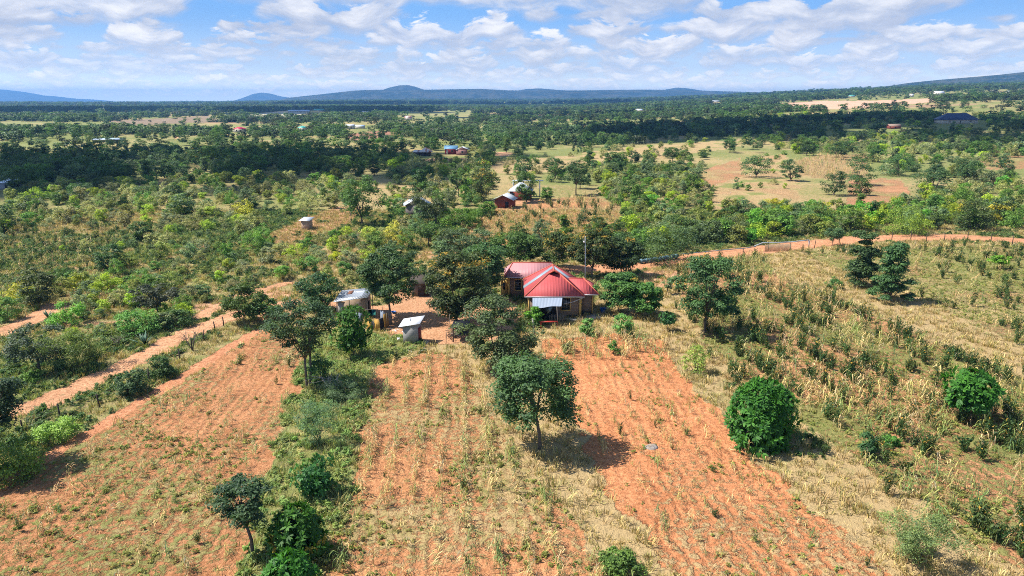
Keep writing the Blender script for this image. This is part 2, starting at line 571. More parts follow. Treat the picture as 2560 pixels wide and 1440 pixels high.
def tag(o, label=None, cat=None, group=None, kind=None):
    for k, v in (('label', label), ('category', cat), ('group', group), ('kind', kind)):
        if v:
            o[k] = v
    return o


def empty(name, loc, rz=0.0, label=None, cat=None, group=None):
    o = bpy.data.objects.new(name, None)
    o.empty_display_size = 0.3
    C.objects.link(o)
    o.location = loc
    o.rotation_euler = (0, 0, rz)
    return tag(o, label, cat, group)


# ------------------------------------------------------------------ the ground: one sheet out to the horizon
def ground_sheet():
    ds = []
    d = 8.0
    while d < 16000:
        ds.append(d)
        d += max(0.22, d * d / (CAM_H * FPX) * 2.6 if d < 900 else d * 0.03)
    ds = np.array([-160, -90, -45, -20, -8, 0, 4] + ds)
    a = np.concatenate((-np.linspace(2.4, 1.0, 16) , np.linspace(-0.98, 0.98, 620), np.linspace(1.0, 2.4, 16)))
    W = np.where(ds > 26, ds, 26 + (26 - ds) * 1.4)
    X = np.clip(a[None, :] * W[:, None], -16200 + a[None, :] * 200, 16200 + a[None, :] * 200)
    Y = np.repeat(ds[:, None], len(a), 1)
    Z = height(X, Y)
    nr, nc = X.shape
    x, y, z = X.ravel(), Y.ravel(), Z.ravel()
    soil, veg, dry, fur, zone = zone_masks(x, y)
    row = x * math.cos(ROW_DIR) - y * math.sin(ROW_DIR)
    la = zone == 1
    i = np.arange(nr * nc).reshape(nr, nc)
    F = np.stack((i[:-1, :-1], i[:-1, 1:], i[1:, 1:], i[1:, :-1]), -1).reshape(-1, 4)
    V = np.stack((x, y, z), 1)
    at = dict(soil=soil, veg=veg, dry=dry, furrow=fur, row=row)

    def attrs(sel):
        return {k: ('POINT', 'FLOAT_COLOR' if k == 'soil' else 'FLOAT', v[sel]) for k, v in at.items()}
    o = link('ground', mesh_from('ground', V, F, attrs(slice(None)), True), GROUND_MAT)
    tag(o, kind='structure')
    zf = zone[F[:, 0]]
    names = {1: 'ploughed_field', 2: 'ploughed_field', 3: 'ploughed_field', 4: 'crop_field', 5: 'crop_field', 6: 'yard', 7: 'dirt_road', 8: 'footpath', 9: 'crop_field', 10: 'crop_field'}
    for zn, nm in names.items():
        f = F[zf == zn]
        if not len(f):
            continue
        used, inv = np.unique(f.ravel(), return_inverse=True)
        v = V[used].copy()
        v[:, 2] += np.clip(v[:, 1] * 0.0003, 0.012, 0.2)
        tag(link(nm, mesh_from(nm, v, inv.reshape(-1, 4), attrs(used), True), GROUND_MAT), kind='structure')


ground_sheet()


# ------------------------------------------------------------------ far hills
def hill_material():
    m, k, out = new_mat('wooded_hillside')
    pos = k.n('ShaderNodeNewGeometry').outputs['Position']
    n = k.noise(pos, 0.006, 5.0, 0.6)
    n2 = k.noise(pos, 0.03, 3.0, 0.6)
    col = k.mix(k.smooth(k.math('ADD', k.math('MULTIPLY', n, 0.6), k.math('MULTIPLY', n2, 0.4)), 0.42, 0.62), (0.016, 0.034, 0.018), (0.085, 0.085, 0.045))
    principled(k, out, col, 0.95, 0.05, normal=bump(k, n2, 0.6, 12.0))
    return m


HILL_MAT = hill_material()


def hill(D, prof, depth, seed, rough=0.06):
    """A range of hills at distance D: prof lists (photo x, photo y of the skyline)."""
    pxs, pys = [p[0] for p in prof], [p[1] for p in prof]
    us = np.linspace(pxs[0], pxs[-1], 220)
    tops = np.interp(us, pxs, pys)
    ker = np.hanning(9) / np.hanning(9).sum()
    tops = np.convolve(np.pad(tops, 4, 'edge'), ker, 'valid')
    xs = np.array([x_at(u, D, 60) for u in us])
    zs = np.array([z_at(t, D) for t in tops])
    vs = np.linspace(-1, 1, 41)
    X, Vv = np.meshgrid(xs, vs)
    Zt, _ = np.meshgrid(zs, vs)
    Y = D + Vv * depth
    prof_v = np.cos(np.clip(Vv, -1, 1) * PI / 2) ** 1.2
    base = -6.0
    rn = fbm(X / (depth * 0.25) + seed, Y / (depth * 0.25), seed, 5) - 0.5
    Z = base + (Zt - base) * prof_v * (1 + rn * rough * 4 * (1 - np.abs(prof_v - 0.5)) * (1 - prof_v))
    ends = np.clip(np.minimum(np.arange(220), np.arange(219, -1, -1)) / 12, 0, 1)
    Z = base + (Z - base) * ends[None, :]
    nr, nc = X.shape
    i = np.arange(nr * nc).reshape(nr, nc)
    F = np.stack((i[:-1, :-1], i[:-1, 1:], i[1:, 1:], i[1:, :-1]), -1).reshape(-1, 4)
    o = link('hills', mesh_from('hills', np.stack((X.ravel(), Y.ravel(), Z.ravel()), 1), F, None, True), HILL_MAT)
    tag(o, kind='structure')


hill(8200, [(660, 250), (740, 243), (830, 233), (890, 226), (960, 224), (1000, 226), (1080, 224), (1200, 222), (1270, 226), (1340, 226), (1450, 226), (1600, 224), (1700, 225), (1800, 228), (1950, 232), (2100, 240)], 900, 3)
hill(9300, [(900, 246), (950, 228), (975, 219), (1000, 213.5), (1022, 212.5), (1040, 217), (1060, 224), (1090, 232), (1140, 246)], 700, 5)
hill(9800, [(1240, 246), (1290, 227), (1320, 222), (1350, 221), (1400, 225), (1500, 232), (1600, 246)], 700, 6)
hill(10500, [(1560, 246), (1640, 228), (1690, 219), (1720, 221), (1760, 228), (1900, 246)], 700, 8)
hill(13500, [(600, 252), (622, 242), (640, 234), (656, 231.5), (676, 234), (700, 241), (740, 246), (820, 250)], 800, 9)
hill(14500, [(-500, 240), (-300, 226), (-100, 218), (0, 223), (40, 228), (80, 237), (120, 240), (160, 246), (200, 247.5), (240, 251)], 1500, 10)
hill(4700, [(2100, 235), (2280, 206), (2350, 199), (2430, 192), (2500, 186), (2560, 179), (2640, 174), (2760, 176), (2900, 190), (3200, 230)], 700, 12)


# ------------------------------------------------------------------ plant materials
def leaf_material(name, colour=None, flower=(0.62, 0.36, 0.05), trans=0.30, gloss=0.25, vary=0.22):
    m, k, out = new_mat(name)
    info = k.n('ShaderNodeObjectInfo')
    base = info.outputs['Color'] if colour is None else (*colour, 1.0)
    tint = k.attr('tint').outputs['Fac']
    rnd = info.outputs['Random']
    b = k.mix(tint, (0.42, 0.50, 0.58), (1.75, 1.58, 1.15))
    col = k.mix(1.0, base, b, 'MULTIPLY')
    hsv = k.n('ShaderNodeHueSaturation', {'Hue': k.lin(rnd, 0, 1, 0.485, 0.515), 'Saturation': 1.0, 'Value': k.lin(rnd, 0, 1, 1 - vary, 1 + vary), 'Color': col})
    fl = k.attr('flower').outputs['Fac']
    col = k.mix(fl, hsv.outputs[0], flower)
    p = k.n('ShaderNodeBsdfPrincipled', {'Roughness': 0.55, 'Specular IOR Level': gloss})
    k.put(p.inputs['Base Color'], col)
    tr = k.n('ShaderNodeBsdfTranslucent', {0: k.mix(1.0, col, (1.1, 1.25, 0.55), 'MULTIPLY')})
    mx = k.n('ShaderNodeMixShader', {0: trans, 1: p.outputs[0], 2: tr.outputs[0]})
    k.t.links.new(mx.outputs[0], out.inputs[0])
    return m


LEAF = leaf_material('leaves')
STRAW = leaf_material('crop_leaves', trans=0.15, gloss=0.12, vary=0.2)


def bark_material():
    m, k, out = new_mat('bark')
    pos = k.n('ShaderNodeTexCoord').outputs['Object']
    n = k.noise(pos, 5.0, 4.0, 0.65)
    principled(k, out, k.mix(n, (0.06, 0.048, 0.04), (0.20, 0.165, 0.135)), 0.9, 0.1, normal=bump(k, n, 0.7, 0.05))
    return m


BARK = bark_material()
TEAL, DARK, MID, OLIVE = (0.070, 0.132, 0.052), (0.086, 0.155, 0.042), (0.125, 0.225, 0.050), (0.20, 0.235, 0.068)
LIME, YELLOW, GREY, MANGO = (0.29, 0.38, 0.045), (0.38, 0.35, 0.05), (0.20, 0.23, 0.13), (0.058, 0.185, 0.028)
FRESH, SAGE, PALE = (0.13, 0.29, 0.05), (0.13, 0.195, 0.10), (0.29, 0.29, 0.14)
COLOUR_WORD = {TEAL: 'dark blue-green', DARK: 'dark green', MID: 'green', OLIVE: 'olive', LIME: 'lime green', YELLOW: 'yellow', GREY: 'grey-green', MANGO: 'deep green', FRESH: 'bright green', SAGE: 'dull green', PALE: 'pale green'}


# ------------------------------------------------------------------ plant shapes
def unit(v):
    return v / np.maximum(np.linalg.norm(v, axis=-1, keepdims=True), 1e-9)


def leaf_quads(rng, pos, nor, ln, wd, fold=0.12, direct=None):
    n = len(pos)
    r = rng.normal(size=(n, 3)) if direct is None else direct
    a = unit(r - nor * (r * nor).sum(1, keepdims=True))
    b = np.cross(nor, a)
    ln, wd = np.reshape(ln, (-1, 1)), np.reshape(wd, (-1, 1))
    V = np.stack((pos - a * ln * 0.5, pos + b * wd * 0.5 + nor * ln * fold, pos + a * ln * 0.5, pos - b * wd * 0.5 + nor * ln * fold), 1).reshape(-1, 3)
    F = np.arange(4 * n).reshape(n, 4)
    return V, F


def lobe_fn(rng, n=4):
    ph, am, fr = rng.uniform(0, 6.28, n), rng.uniform(0.4, 1, n), rng.integers(1, 5, n)
    tz = rng.uniform(0, 7, n)
    return lambda an, t: 1 + 0.32 * sum(a * np.sin(f * an + p + z * t) for a, f, p, z in zip(am, fr, ph, tz)) / n ** 0.5


PROFILES = {
    'round': lambda t: np.sqrt(np.clip(1 - (np.abs(t - 0.45) / 0.57) ** 2.2, 0.02, 1)),
    'broad': lambda t: np.sqrt(np.clip(1 - (np.abs(t - 0.38) / 0.64) ** 2.0, 0.02, 1)),
    'flat': lambda t: np.clip(0.35 + 1.1 * t, 0, 1) * np.sqrt(np.clip(1.06 - t ** 6, 0, 1)),
    'cone': lambda t: (1 - 0.62 * t) * (0.78 + 0.22 * np.cos(t * 20.0)),
    'dome': lambda t: np.sqrt(np.clip(1 - np.clip(t - 0.25, 0, 1) ** 2 / 0.60, 0.02, 1)),
    'oval': lambda t: np.sqrt(np.clip(1 - (np.abs(t - 0.5) / 0.53) ** 2, 0.02, 1)),
    'vase': lambda t: np.clip(0.30 + 1.0 * t, 0, 1) * np.sqrt(np.clip(1.08 - t ** 4, 0, 1)),
}


def crown_clumps(rng, H, W, zb, n, profile, inner=0.35):
    prof, lob = PROFILES[profile], lobe_fn(rng)
    out = []
    bites = []                      # gaps where a limb is missing
    for _ in range({'dome': 2, 'cone': 0}.get(profile, 4)):
        t, an = rng.uniform(0.1, 0.95), rng.uniform(0, 6.283)
        rm = float(prof(np.array(t))) * W / 2
        bites.append((rm * math.cos(an), rm * math.sin(an), zb + (H - zb) * t, rng.uniform(0.13, 0.24) * W))
    while len(out) < n:
        t, an = rng.uniform(0, 1), rng.uniform(0, 6.283)
        rm = prof(np.array(t))
        if rng.uniform() > rm + 0.1:
            continue
        rr = rm * lob(an, t) * (inner + (1 - inner) * rng.uniform() ** 0.55) * W / 2 * 0.88
        c = (rr * math.cos(an), rr * math.sin(an), zb + (H - zb) * (0.04 + 0.90 * t))
        if any((c[0] - b[0]) ** 2 + (c[1] - b[1]) ** 2 + (c[2] - b[2]) ** 2 < b[3] ** 2 for b in bites) and rng.uniform() < 0.93:
            continue
        out.append(c)
    return np.array(out)


def crown_mesh(name, seed, H, W, zb, n_clump=60, n_leaf=90, leaf=0.22, profile='round', flat=0.5, size=1.0, flower=0.0, slim=0.55, fine=False, lean=(0, 0), inner=0.35):
    rng = np.random.default_rng(seed)
    cc = crown_clumps(rng, H, W, zb, n_clump, profile, inner)
    cc[:, :2] += np.array(lean) * ((cc[:, 2:] - zb) / max(H - zb, 0.1)) ** 0.7
    rc = size * 0.95 * ((W * W * (H - zb)) / n_clump) ** (1 / 3) * rng.uniform(0.55, 1.30, n_clump) * 0.66
    ci = np.repeat(np.arange(n_clump), n_leaf)
    N = len(ci)
    d = unit(rng.normal(size=(N, 3)))
    d[:, 2] = np.where(rng.uniform(size=N) < 0.35, np.abs(d[:, 2]), d[:, 2])
    rad = rng.uniform(size=(N, 1)) ** 0.45
    off = d * rad * rc[ci][:, None]
    off[:, 2] *= flat
    off[:, 2] -= 0.25 * (off[:, 0] ** 2 + off[:, 1] ** 2) / np.maximum(rc[ci], 0.05) * (1 - flat)
    P = cc[ci] + off
    P[:, 2] = np.maximum(P[:, 2], 0.08)
    nor = unit(d * 0.7 + np.array((-0.12, 0, 0.85)) + rng.normal(size=(N, 3)) * 0.42)
    ln = leaf * rng.uniform(0.65, 1.35, N)
    V, F = leaf_quads(rng, P, nor, ln, ln * slim)
    ct = rng.uniform(-0.22, 0.22, n_clump)
    tint = np.clip(0.50 + ct[ci] + rng.normal(size=N) * 0.20, 0, 1)
    fl = np.zeros(N)
    if flower:
        zt = (P[:, 2] - zb) / (H - zb)
        hot = (rng.uniform(size=n_clump) < flower * 2.2)[ci] & (d[:, 2] > -0.1)
        fl = (hot & (rng.uniform(size=N) < 0.5 * np.clip(zt * 1.5, 0.15, 1))).astype(float) * rng.uniform(0.5, 1, N)
    me = mesh_from(name, V, F, {'tint': ('FACE', 'FLOAT', tint), 'flower': ('FACE', 'FLOAT', fl)})
    me.materials.append(LEAF)
    return me, cc


def mango_mesh(name, seed, H, W, zb, n_ros=420, leaf=0.34, profile='dome', yellow=0.0):
    """Crown of drooping lance-shaped leaves in rosettes."""
    rng = np.random.default_rng(seed)
    prof, lob = PROFILES[profile], lobe_fn(rng, 5)
    P, Dv, sh = [], [], []
    for _ in range(n_ros):
        t = rng.uniform(0, 1) ** 0.8
        an = rng.uniform(0, 6.283)
        bumpy = 1 + 0.13 * math.sin(an * 5 + t * 7 + seed) * math.sin(t * 11 + an * 3 + seed)
        r = float(prof(np.array(t))) * float(lob(an, t)) * W / 2 * 0.92 * bumpy * rng.uniform(0.74, 1.04)
        P.append((r * math.cos(an), r * math.sin(an), zb + (H - zb) * (0.02 + 0.95 * t)))
        el = (t - 0.25) * 1.6
        Dv.append((math.cos(an), math.sin(an), el))
        sh.append(rng.uniform(-0.28, 0.28))
    P, Dv, sh = np.array(P), unit(np.array(Dv)), np.array(sh)
    k = 10
    i = np.repeat(np.arange(n_ros), k)
    N = len(i)
    rnd = unit(rng.normal(size=(N, 3)))
    side = unit(rnd - Dv[i] * (rnd * Dv[i]).sum(1, keepdims=True))
    dr = unit(side * 0.9 + Dv[i] * rng.uniform(0.2, 0.9, (N, 1)) + np.array((0, 0, -0.35)))
    nor = unit(Dv[i] * 0.8 + np.array((0, 0, 0.55)) - dr * 0.1)
    nor = unit(nor - dr * (nor * dr).sum(1, keepdims=True))
    ln = leaf * rng.uniform(0.7, 1.2, N)
    pos = P[i] + dr * ln[:, None] * 0.5
    pos[:, 2] = np.maximum(pos[:, 2], 0.06)
    V, F = leaf_quads(rng, pos, nor, ln, ln * 0.34, 0.06, dr)
    tint = np.clip(0.45 + sh[i] + rng.normal(size=N) * 0.14, 0, 1)
    fl = ((sh[i] > 0.28 - 0.56 * yellow) & (P[i][:, 1] < 0) & (P[i][:, 2] < zb + (H - zb) * 0.55)) * 0.55 if yellow else np.zeros(N)
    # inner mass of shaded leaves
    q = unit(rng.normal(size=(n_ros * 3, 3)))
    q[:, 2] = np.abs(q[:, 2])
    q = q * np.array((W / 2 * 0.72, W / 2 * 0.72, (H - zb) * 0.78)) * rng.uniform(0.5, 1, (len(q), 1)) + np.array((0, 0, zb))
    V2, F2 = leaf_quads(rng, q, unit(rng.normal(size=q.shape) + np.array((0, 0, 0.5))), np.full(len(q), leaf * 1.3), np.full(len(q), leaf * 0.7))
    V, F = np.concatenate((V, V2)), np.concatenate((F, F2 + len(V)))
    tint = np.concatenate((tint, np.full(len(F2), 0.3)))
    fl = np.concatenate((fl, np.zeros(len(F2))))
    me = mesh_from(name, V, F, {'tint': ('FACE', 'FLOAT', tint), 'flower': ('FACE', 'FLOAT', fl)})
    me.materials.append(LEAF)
    return me, P[:: max(1, n_ros // 12)] * np.array((0.7, 0.7, 0.95))


class MB:
    """Collects plain pieces of one part and builds them as one mesh."""
    def __init__(self):
        self.v, self.f, self.r = [], [], []

    def add(self, verts, faces, rib=None):
        o = len(self.v)
        self.v += [tuple(map(float, p)) for p in verts]
        self.r += list(rib) if rib is not None else [0.0] * len(verts)
        self.f += [[i + o for i in f] for f in faces]
        return self

    def box(self, x0, x1, y0, y1, z0, z1):
        return self.hexa([(x0, y0), (x1, y0), (x1, y1), (x0, y1)], z0, z1)

    def hexa(self, base, z0, z1):
        n = len(base)
        V = [(p[0], p[1], z0) for p in base] + [(p[0], p[1], z1) for p in base]
        F = [list(range(n - 1, -1, -1)), list(range(n, 2 * n))] + [[i, (i + 1) % n, n + (i + 1) % n, n + i] for i in range(n)]
        return self.add(V, F)

    def slab(self, pts, th, ribdir=None):
        """A sheet of thickness th under the polygon pts (3-D), for roofs; ribdir: direction across the ribs."""
        P = [np.array(p, float) for p in pts]
        nrm = np.zeros(3)
        for i in range(len(P)):
            nrm += np.cross(P[i], P[(i + 1) % len(P)])
        nrm = unit(nrm)
        if nrm[2] < 0:
            P.reverse()
            nrm = -nrm
        n = len(P)
        V = P + [p - nrm * th for p in P]
        F = [list(range(n)), list(range(2 * n - 1, n - 1, -1))] + [[(i + 1) % n, i, n + i, n + (i + 1) % n] for i in range(n)]
        rib = None
        if ribdir is not None:
            rib = [float(np.dot(v, ribdir)) for v in V]
        return self.add(V, F, rib)

    def tube(self, pts, rad, sides=6, cap=True):
        P = np.array(pts, float)
        rad = np.broadcast_to(np.asarray(rad, float), (len(P),))
        V, F = [], []
        up = np.array((0.13, 0.31, 0.94))
        for i, p in enumerate(P):
            t = unit(P[min(i + 1, len(P) - 1)] - P[max(i - 1, 0)])
            a = np.cross(t, up)
            if np.linalg.norm(a) < 0.1:
                a = np.cross(t, (1, 0, 0))
            a = unit(a)
            b = np.cross(t, a)
            for s in range(sides):
                an = 2 * PI * s / sides
                V.append(p + (a * math.cos(an) + b * math.sin(an)) * rad[i])
        for i in range(len(P) - 1):
            for s in range(sides):
                s2 = (s + 1) % sides
                F.append([i * sides + s, i * sides + s2, (i + 1) * sides + s2, (i + 1) * sides + s])
        if cap:
            F.append(list(range(sides - 1, -1, -1)))
            F.append([(len(P) - 1) * sides + s for s in range(sides)])
        return self.add(V, F)

    def mesh(self, name, smooth=False):
        return mesh_from(name, np.array(self.v, np.float32).reshape(-1, 3), self.f, {'rib': ('POINT', 'FLOAT', np.array(self.r, np.float32))}, smooth)

    def build(self, name, mat, parent=None, loc=None, smooth=False):
        return link(name, self.mesh(name, smooth), mat, parent, loc)


def trunk_mesh(name, seed, H, zb, cc, r0=0.16, limbs=9, lean=(0, 0), fork=None, twins=1):
    rng = np.random.default_rng(seed + 500)
    mb = MB()
    fork = zb * 0.85 if fork is None else fork
    for w in range(twins):
        o = np.array((0.0, 0.0, 0.0)) if w == 0 else np.array((rng.uniform(-0.5, 0.5), rng.uniform(-0.4, 0.4), 0))
        f = np.array((lean[0] * 0.35, lean[1] * 0.35, fork)) + o * 2
        midp = f * 0.5 + np.array((rng.uniform(-0.10, 0.10), rng.uniform(-0.1, 0.1), 0)) * min(1, H / 5)
        mb.tube([o + (0, 0, -0.25), o + (0, 0, 0.15), o * .5 + midp, f], [r0 * 1.35, r0 * 1.08, r0 * 0.9, r0 * 0.78], 8)
        for i in rng.permutation(len(cc))[w::twins][:limbs]:
            c = cc[i]
            m1 = f * 0.55 + c * 0.45 + np.array((0, 0, 0.10 * (H - fork)))
            mb.tube([f - (0, 0, 0.12), m1, c * 0.96 + f * 0.04], [r0 * 0.55, r0 * 0.30, r0 * 0.10], 5)
    me = mb.mesh(name, True)
    me.materials.append(BARK)
    return me


# ------------------------------------------------------------------ registry for labels
THINGS = []            # (object, photo x, photo y, words, group) that get a label from where they stand
LANDMARKS = []         # (phrase, photo x, photo y)


def size_word(px):
    return 'big' if px > 75 else 'mid-sized' if px > 40 else 'small'


def tree_from(name, crown, trunk, loc, rz=0.0, scale=(1, 1, 1), colour=DARK):
    t = empty(name, loc, rz)
    t.scale = scale
    c = link('crown', crown, None, t)
    c.color = (*colour, 1)
    b = link('trunk', trunk, None, t)
    return t


def span(bx, by, ty, cw):
    """Ground point, height and crown width of what stands at photo (bx, by), reaches row ty and is cw pixels wide."""
    g = ground(bx, by)
    h = z_at(ty, g[1], bx) - g[2]
    zf = g[1] * CP - (g[2] + h / 2 - CAM_H) * SP
    return g, h, cw * zf / FPX


# ------------------------------------------------------------------ the trees of the farm, one by one
def hero(kind, bx, by, ty, cw, label, colour, seed, group=None, name='tree', **kw):
    g, h, w = span(bx, by, ty, cw)
    near = 60.0 / max(g[1], 40)
    if kind == 'mango':
        leaf = kw.pop('leaf', 0.34)
        crown, cc = mango_mesh('crown', seed, h, w, kw.pop('zb', 0.0) * h, kw.pop('n', 420), leaf, kw.pop('profile', 'dome'), kw.pop('yellow', 0.0))
        tk = trunk_mesh('trunk', seed, h, h * kw.get('fork', 0.35), cc, kw.get('r', 0.12), 8)
    else:
        zb = kw.pop('zb', 0.35) * h
        lean = kw.pop('lean', (0, 0))
        r = kw.pop('r', 0.03 * h)
        limbs = kw.pop('limbs', 10)
        fork, twins = kw.pop('fork', None), kw.pop('twins', 1)
        crown, cc = crown_mesh('crown', seed, h, w, zb, kw.pop('n', 70), kw.pop('nl', 120), kw.pop('leaf', 0.24), kind, lean=lean, **kw)
        tk = trunk_mesh('trunk', seed, h, zb, cc, r, limbs, lean, None if fork is None else fork * h, twins)
    t = tree_from(name, crown, tk, tuple(g), 0, (1, 1, 1), colour)
    tag(t, label, 'tree', group)
    return t


hero('broad', 1350, 1122, 868, 228, 'lone round-crowned tree with bare slender trunk amid the red ploughed field', (0.075, 0.14, 0.056), 11, zb=0.28, lean=(-1.0, 0.2), n=74, nl=190, leaf=0.25, flower=0.02, fork=0.33, r=0.14, flat=0.55)
hero('broad', 1242, 922, 732, 196, 'largest grey-green tree, beside the grey canopy of the red-roofed house', (0.115, 0.185, 0.085), 12, zb=0.12, n=95, nl=150, leaf=0.26, flower=0.015, r=0.16, flat=0.5)
hero('flat', 768, 968, 748, 190, 'tall open tree with two thin trunks above the green weedy strip', (0.0671, 0.1236, 0.06), 13, zb=0.40, n=70, nl=120, leaf=0.24, r=0.12, twins=2, flat=0.42)
hero('mango', 885, 893, 765, 98, 'young deep green mango tree between the open tall tree and the yard', MANGO, 14, n=200, leaf=0.42, profile='oval', zb=0.18, r=0.07)
hero('broad', 978, 800, 622, 158, 'dark tree with leaning bare trunk shading the yard behind the tin shack', TEAL, 15, zb=0.34, n=90, nl=150, leaf=0.29, r=0.14, lean=(-0.8, 0.6), flat=0.45)
hero('round', 1142, 815, 622, 178, 'big tree full of yellow-brown seed pods in the yard', (0.0742, 0.1166, 0.046), 16, zb=0.16, n=110, nl=180, leaf=0.29, flower=0.10, r=0.14)
hero('round', 1215, 752, 602, 125, 'dark tree against the left end of the pink-red rear roof', TEAL, 17, zb=0.25, n=80, nl=150, leaf=0.3, flower=0.01, r=0.13)
hero('round', 1300, 665, 578, 120, 'leafy tree behind the pink-red rear roof', DARK, 18, zb=0.2, n=70, nl=140, leaf=0.32, flower=0.02, r=0.12)
hero('round', 1385, 672, 572, 120, 'yellow-flecked tree behind the ridge of the red-roofed house', (0.0847, 0.1325, 0.0424), 19, zb=0.2, n=70, nl=140, leaf=0.32, flower=0.10, r=0.12)
hero('round', 1480, 695, 566, 118, 'tree with yellow-tipped top behind the tall metal mast', (0.0707, 0.1166, 0.0424), 20, zb=0.25, n=70, nl=140, leaf=0.32, flower=0.08, r=0.13)
hero('round', 1552, 690, 592, 105, 'dark tree beside the end of the red dirt road', TEAL, 21, zb=0.22, n=70, nl=140, leaf=0.32, flower=0.02, r=0.12)
hero('broad', 1548, 783, 682, 120, 'fresh green leafy tree touching the red porch roof', (0.0883, 0.1855, 0.053), 22, zb=0.24, n=80, nl=150, leaf=0.29, flower=0.01, r=0.08)
hero('broad', 1603, 790, 705, 110, 'fresh green leafy tree one step right of the porch tree', (0.0954, 0.1979, 0.0494), 23, zb=0.2, n=70, nl=150, leaf=0.29, flower=0.02, r=0.08)
hero('broad', 1762, 832, 628, 165, 'dark layered tree with straight bare trunk at the edge of the maize field', TEAL, 24, zb=0.24, n=90, nl=150, leaf=0.28, r=0.15, flat=0.42, flower=0.01)
hero('cone', 2146, 715, 572, 104, 'left and farther of the two dark tiered trees by the dirt road', TEAL, 25, zb=0.05, n=85, nl=150, leaf=0.3, flat=0.38, r=0.15, lean=(0.35, 0.3))
hero('cone', 2224, 752, 602, 108, 'right and nearer of the two dark tiered trees by the dirt road', TEAL, 26, zb=0.05, n=85, nl=150, leaf=0.3, flat=0.38, r=0.15, lean=(-0.15, 0))
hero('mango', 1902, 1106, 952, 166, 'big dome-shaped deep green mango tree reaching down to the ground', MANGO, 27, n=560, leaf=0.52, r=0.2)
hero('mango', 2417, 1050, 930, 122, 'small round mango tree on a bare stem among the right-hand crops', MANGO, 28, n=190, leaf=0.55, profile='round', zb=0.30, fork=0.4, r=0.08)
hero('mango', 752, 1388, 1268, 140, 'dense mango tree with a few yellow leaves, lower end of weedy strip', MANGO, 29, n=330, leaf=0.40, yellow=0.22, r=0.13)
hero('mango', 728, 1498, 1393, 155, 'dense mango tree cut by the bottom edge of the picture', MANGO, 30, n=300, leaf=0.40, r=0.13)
hero('flat', 632, 1388, 1200, 168, 'crooked open tree with leafy trunk beside the dense mango trees', (0.06, 0.1166, 0.0636), 31, zb=0.45, n=55, nl=90, leaf=0.20, r=0.11, lean=(-0.5, 0), fork=0.4, flat=0.45)
hero('mango', 790, 1238, 1148, 105, 'thin young mango tree with sparse rosettes in the weedy strip', (0.053, 0.1501, 0.0442), 32, n=110, leaf=0.36, profile='round', zb=0.2, r=0.05)
hero('flat', -8, 1170, 945, 215, 'dark tree half outside the left edge of the picture', (0.0566, 0.106, 0.06), 33, zb=0.42, n=70, nl=110, leaf=0.24, r=0.15)
hero('broad', 100, 928, 808, 145, 'grey-blue open tree in the grass between the two tracks', (0.0972, 0.1449, 0.1024), 34, zb=0.28, n=55, nl=80, leaf=0.24, r=0.08, twins=2)
hero('flat', 396, 800, 712, 130, 'dark grey flat-layered tree over the green thicket beside the track', (0.0883, 0.113, 0.0847), 35, zb=0.45, n=50, nl=80, leaf=0.26, r=0.10, flat=0.35)
hero('broad', 612, 806, 712, 112, 'dark tree leaning over the track where the fence ends', DARK, 36, zb=0.22, n=60, nl=90, leaf=0.26, r=0.09)
hero('broad', 662, 800, 738, 92, 'low dark tree over the track, touching the fence-end tree', DARK, 37, zb=0.2, n=50, nl=80, leaf=0.27, r=0.08)
hero('round', 800, 778, 684, 118, 'dark bushy tree left of the tin-roofed shack', (0.053, 0.113, 0.046), 38, zb=0.15, n=60, nl=90, leaf=0.27, r=0.10)
hero('broad', 985, 690, 608, 112, 'dark tree rising behind the leaning yard tree', TEAL, 39, zb=0.15, n=55, nl=80, leaf=0.29, r=0.1)
hero('oval', 1042, 722, 652, 66, 'light green tree above the dark plank shed', (0.0972, 0.1766, 0.0566), 40, zb=0.2, n=45, nl=70, leaf=0.28, r=0.08)
hero('round', 905, 562, 432, 112, 'tall dark green tree at the edge of the crop clearing', DARK, 41, zb=0.18, n=60, nl=80, leaf=0.40, flower=0.01, r=0.2)
hero('oval', 877, 540, 470, 42, 'slim tree on a long bare trunk left of the tall dark one', DARK, 42, zb=0.38, n=30, nl=60, leaf=0.4, r=0.14)
hero('flat', 1090, 560, 468, 138, 'wide flat-topped acacia in front of the stone hut', (0.1096, 0.159, 0.0707), 43, zb=0.25, n=60, nl=90, leaf=0.36, flat=0.3, r=0.2)
hero('oval', 1316, 506, 428, 64, 'rounded dark tree standing in front of the far red hut', DARK, 44, zb=0.08, n=50, nl=80, leaf=0.42, r=0.2)
hero('round', 1440, 488, 398, 62, 'dark tree with clear trunk right of the water tank stand', TEAL, 45, zb=0.35, n=40, nl=70, leaf=0.42, r=0.18)
hero('round', 1203, 500, 400, 82, 'tree flecked with yellow blossom left of the red huts', (0.0919, 0.1272, 0.0494), 46, zb=0.15, n=55, nl=70, leaf=0.42, flower=0.2, r=0.18)
hero('round', 1147, 492, 424, 52, 'small dark round-headed tree on a short trunk near the blossoming tree', DARK, 47, zb=0.3, n=36, nl=60, leaf=0.42, r=0.15)
hero('cone', 1050, 482, 420, 56, 'dark pointed tree behind the flat-topped acacia', TEAL, 48, zb=0.05, n=40, nl=60, leaf=0.45, r=0.15)
hero('dome', 1160, 570, 516, 105, 'wide bright green bushy tree right of the flat-topped acacia', FRESH, 49, zb=0.0, n=60, nl=80, leaf=0.32, r=0.1)
hero('dome', 1222, 540, 503, 60, 'bright green small tree beside the front red hut', FRESH, 50, zb=0.0, n=40, nl=60, leaf=0.34, r=0.1)
hero('dome', 1366, 500, 466, 40, 'bright green dome-shaped tree under the water tank stand', FRESH, 51, zb=0.12, n=34, nl=60, leaf=0.36, r=0.1)
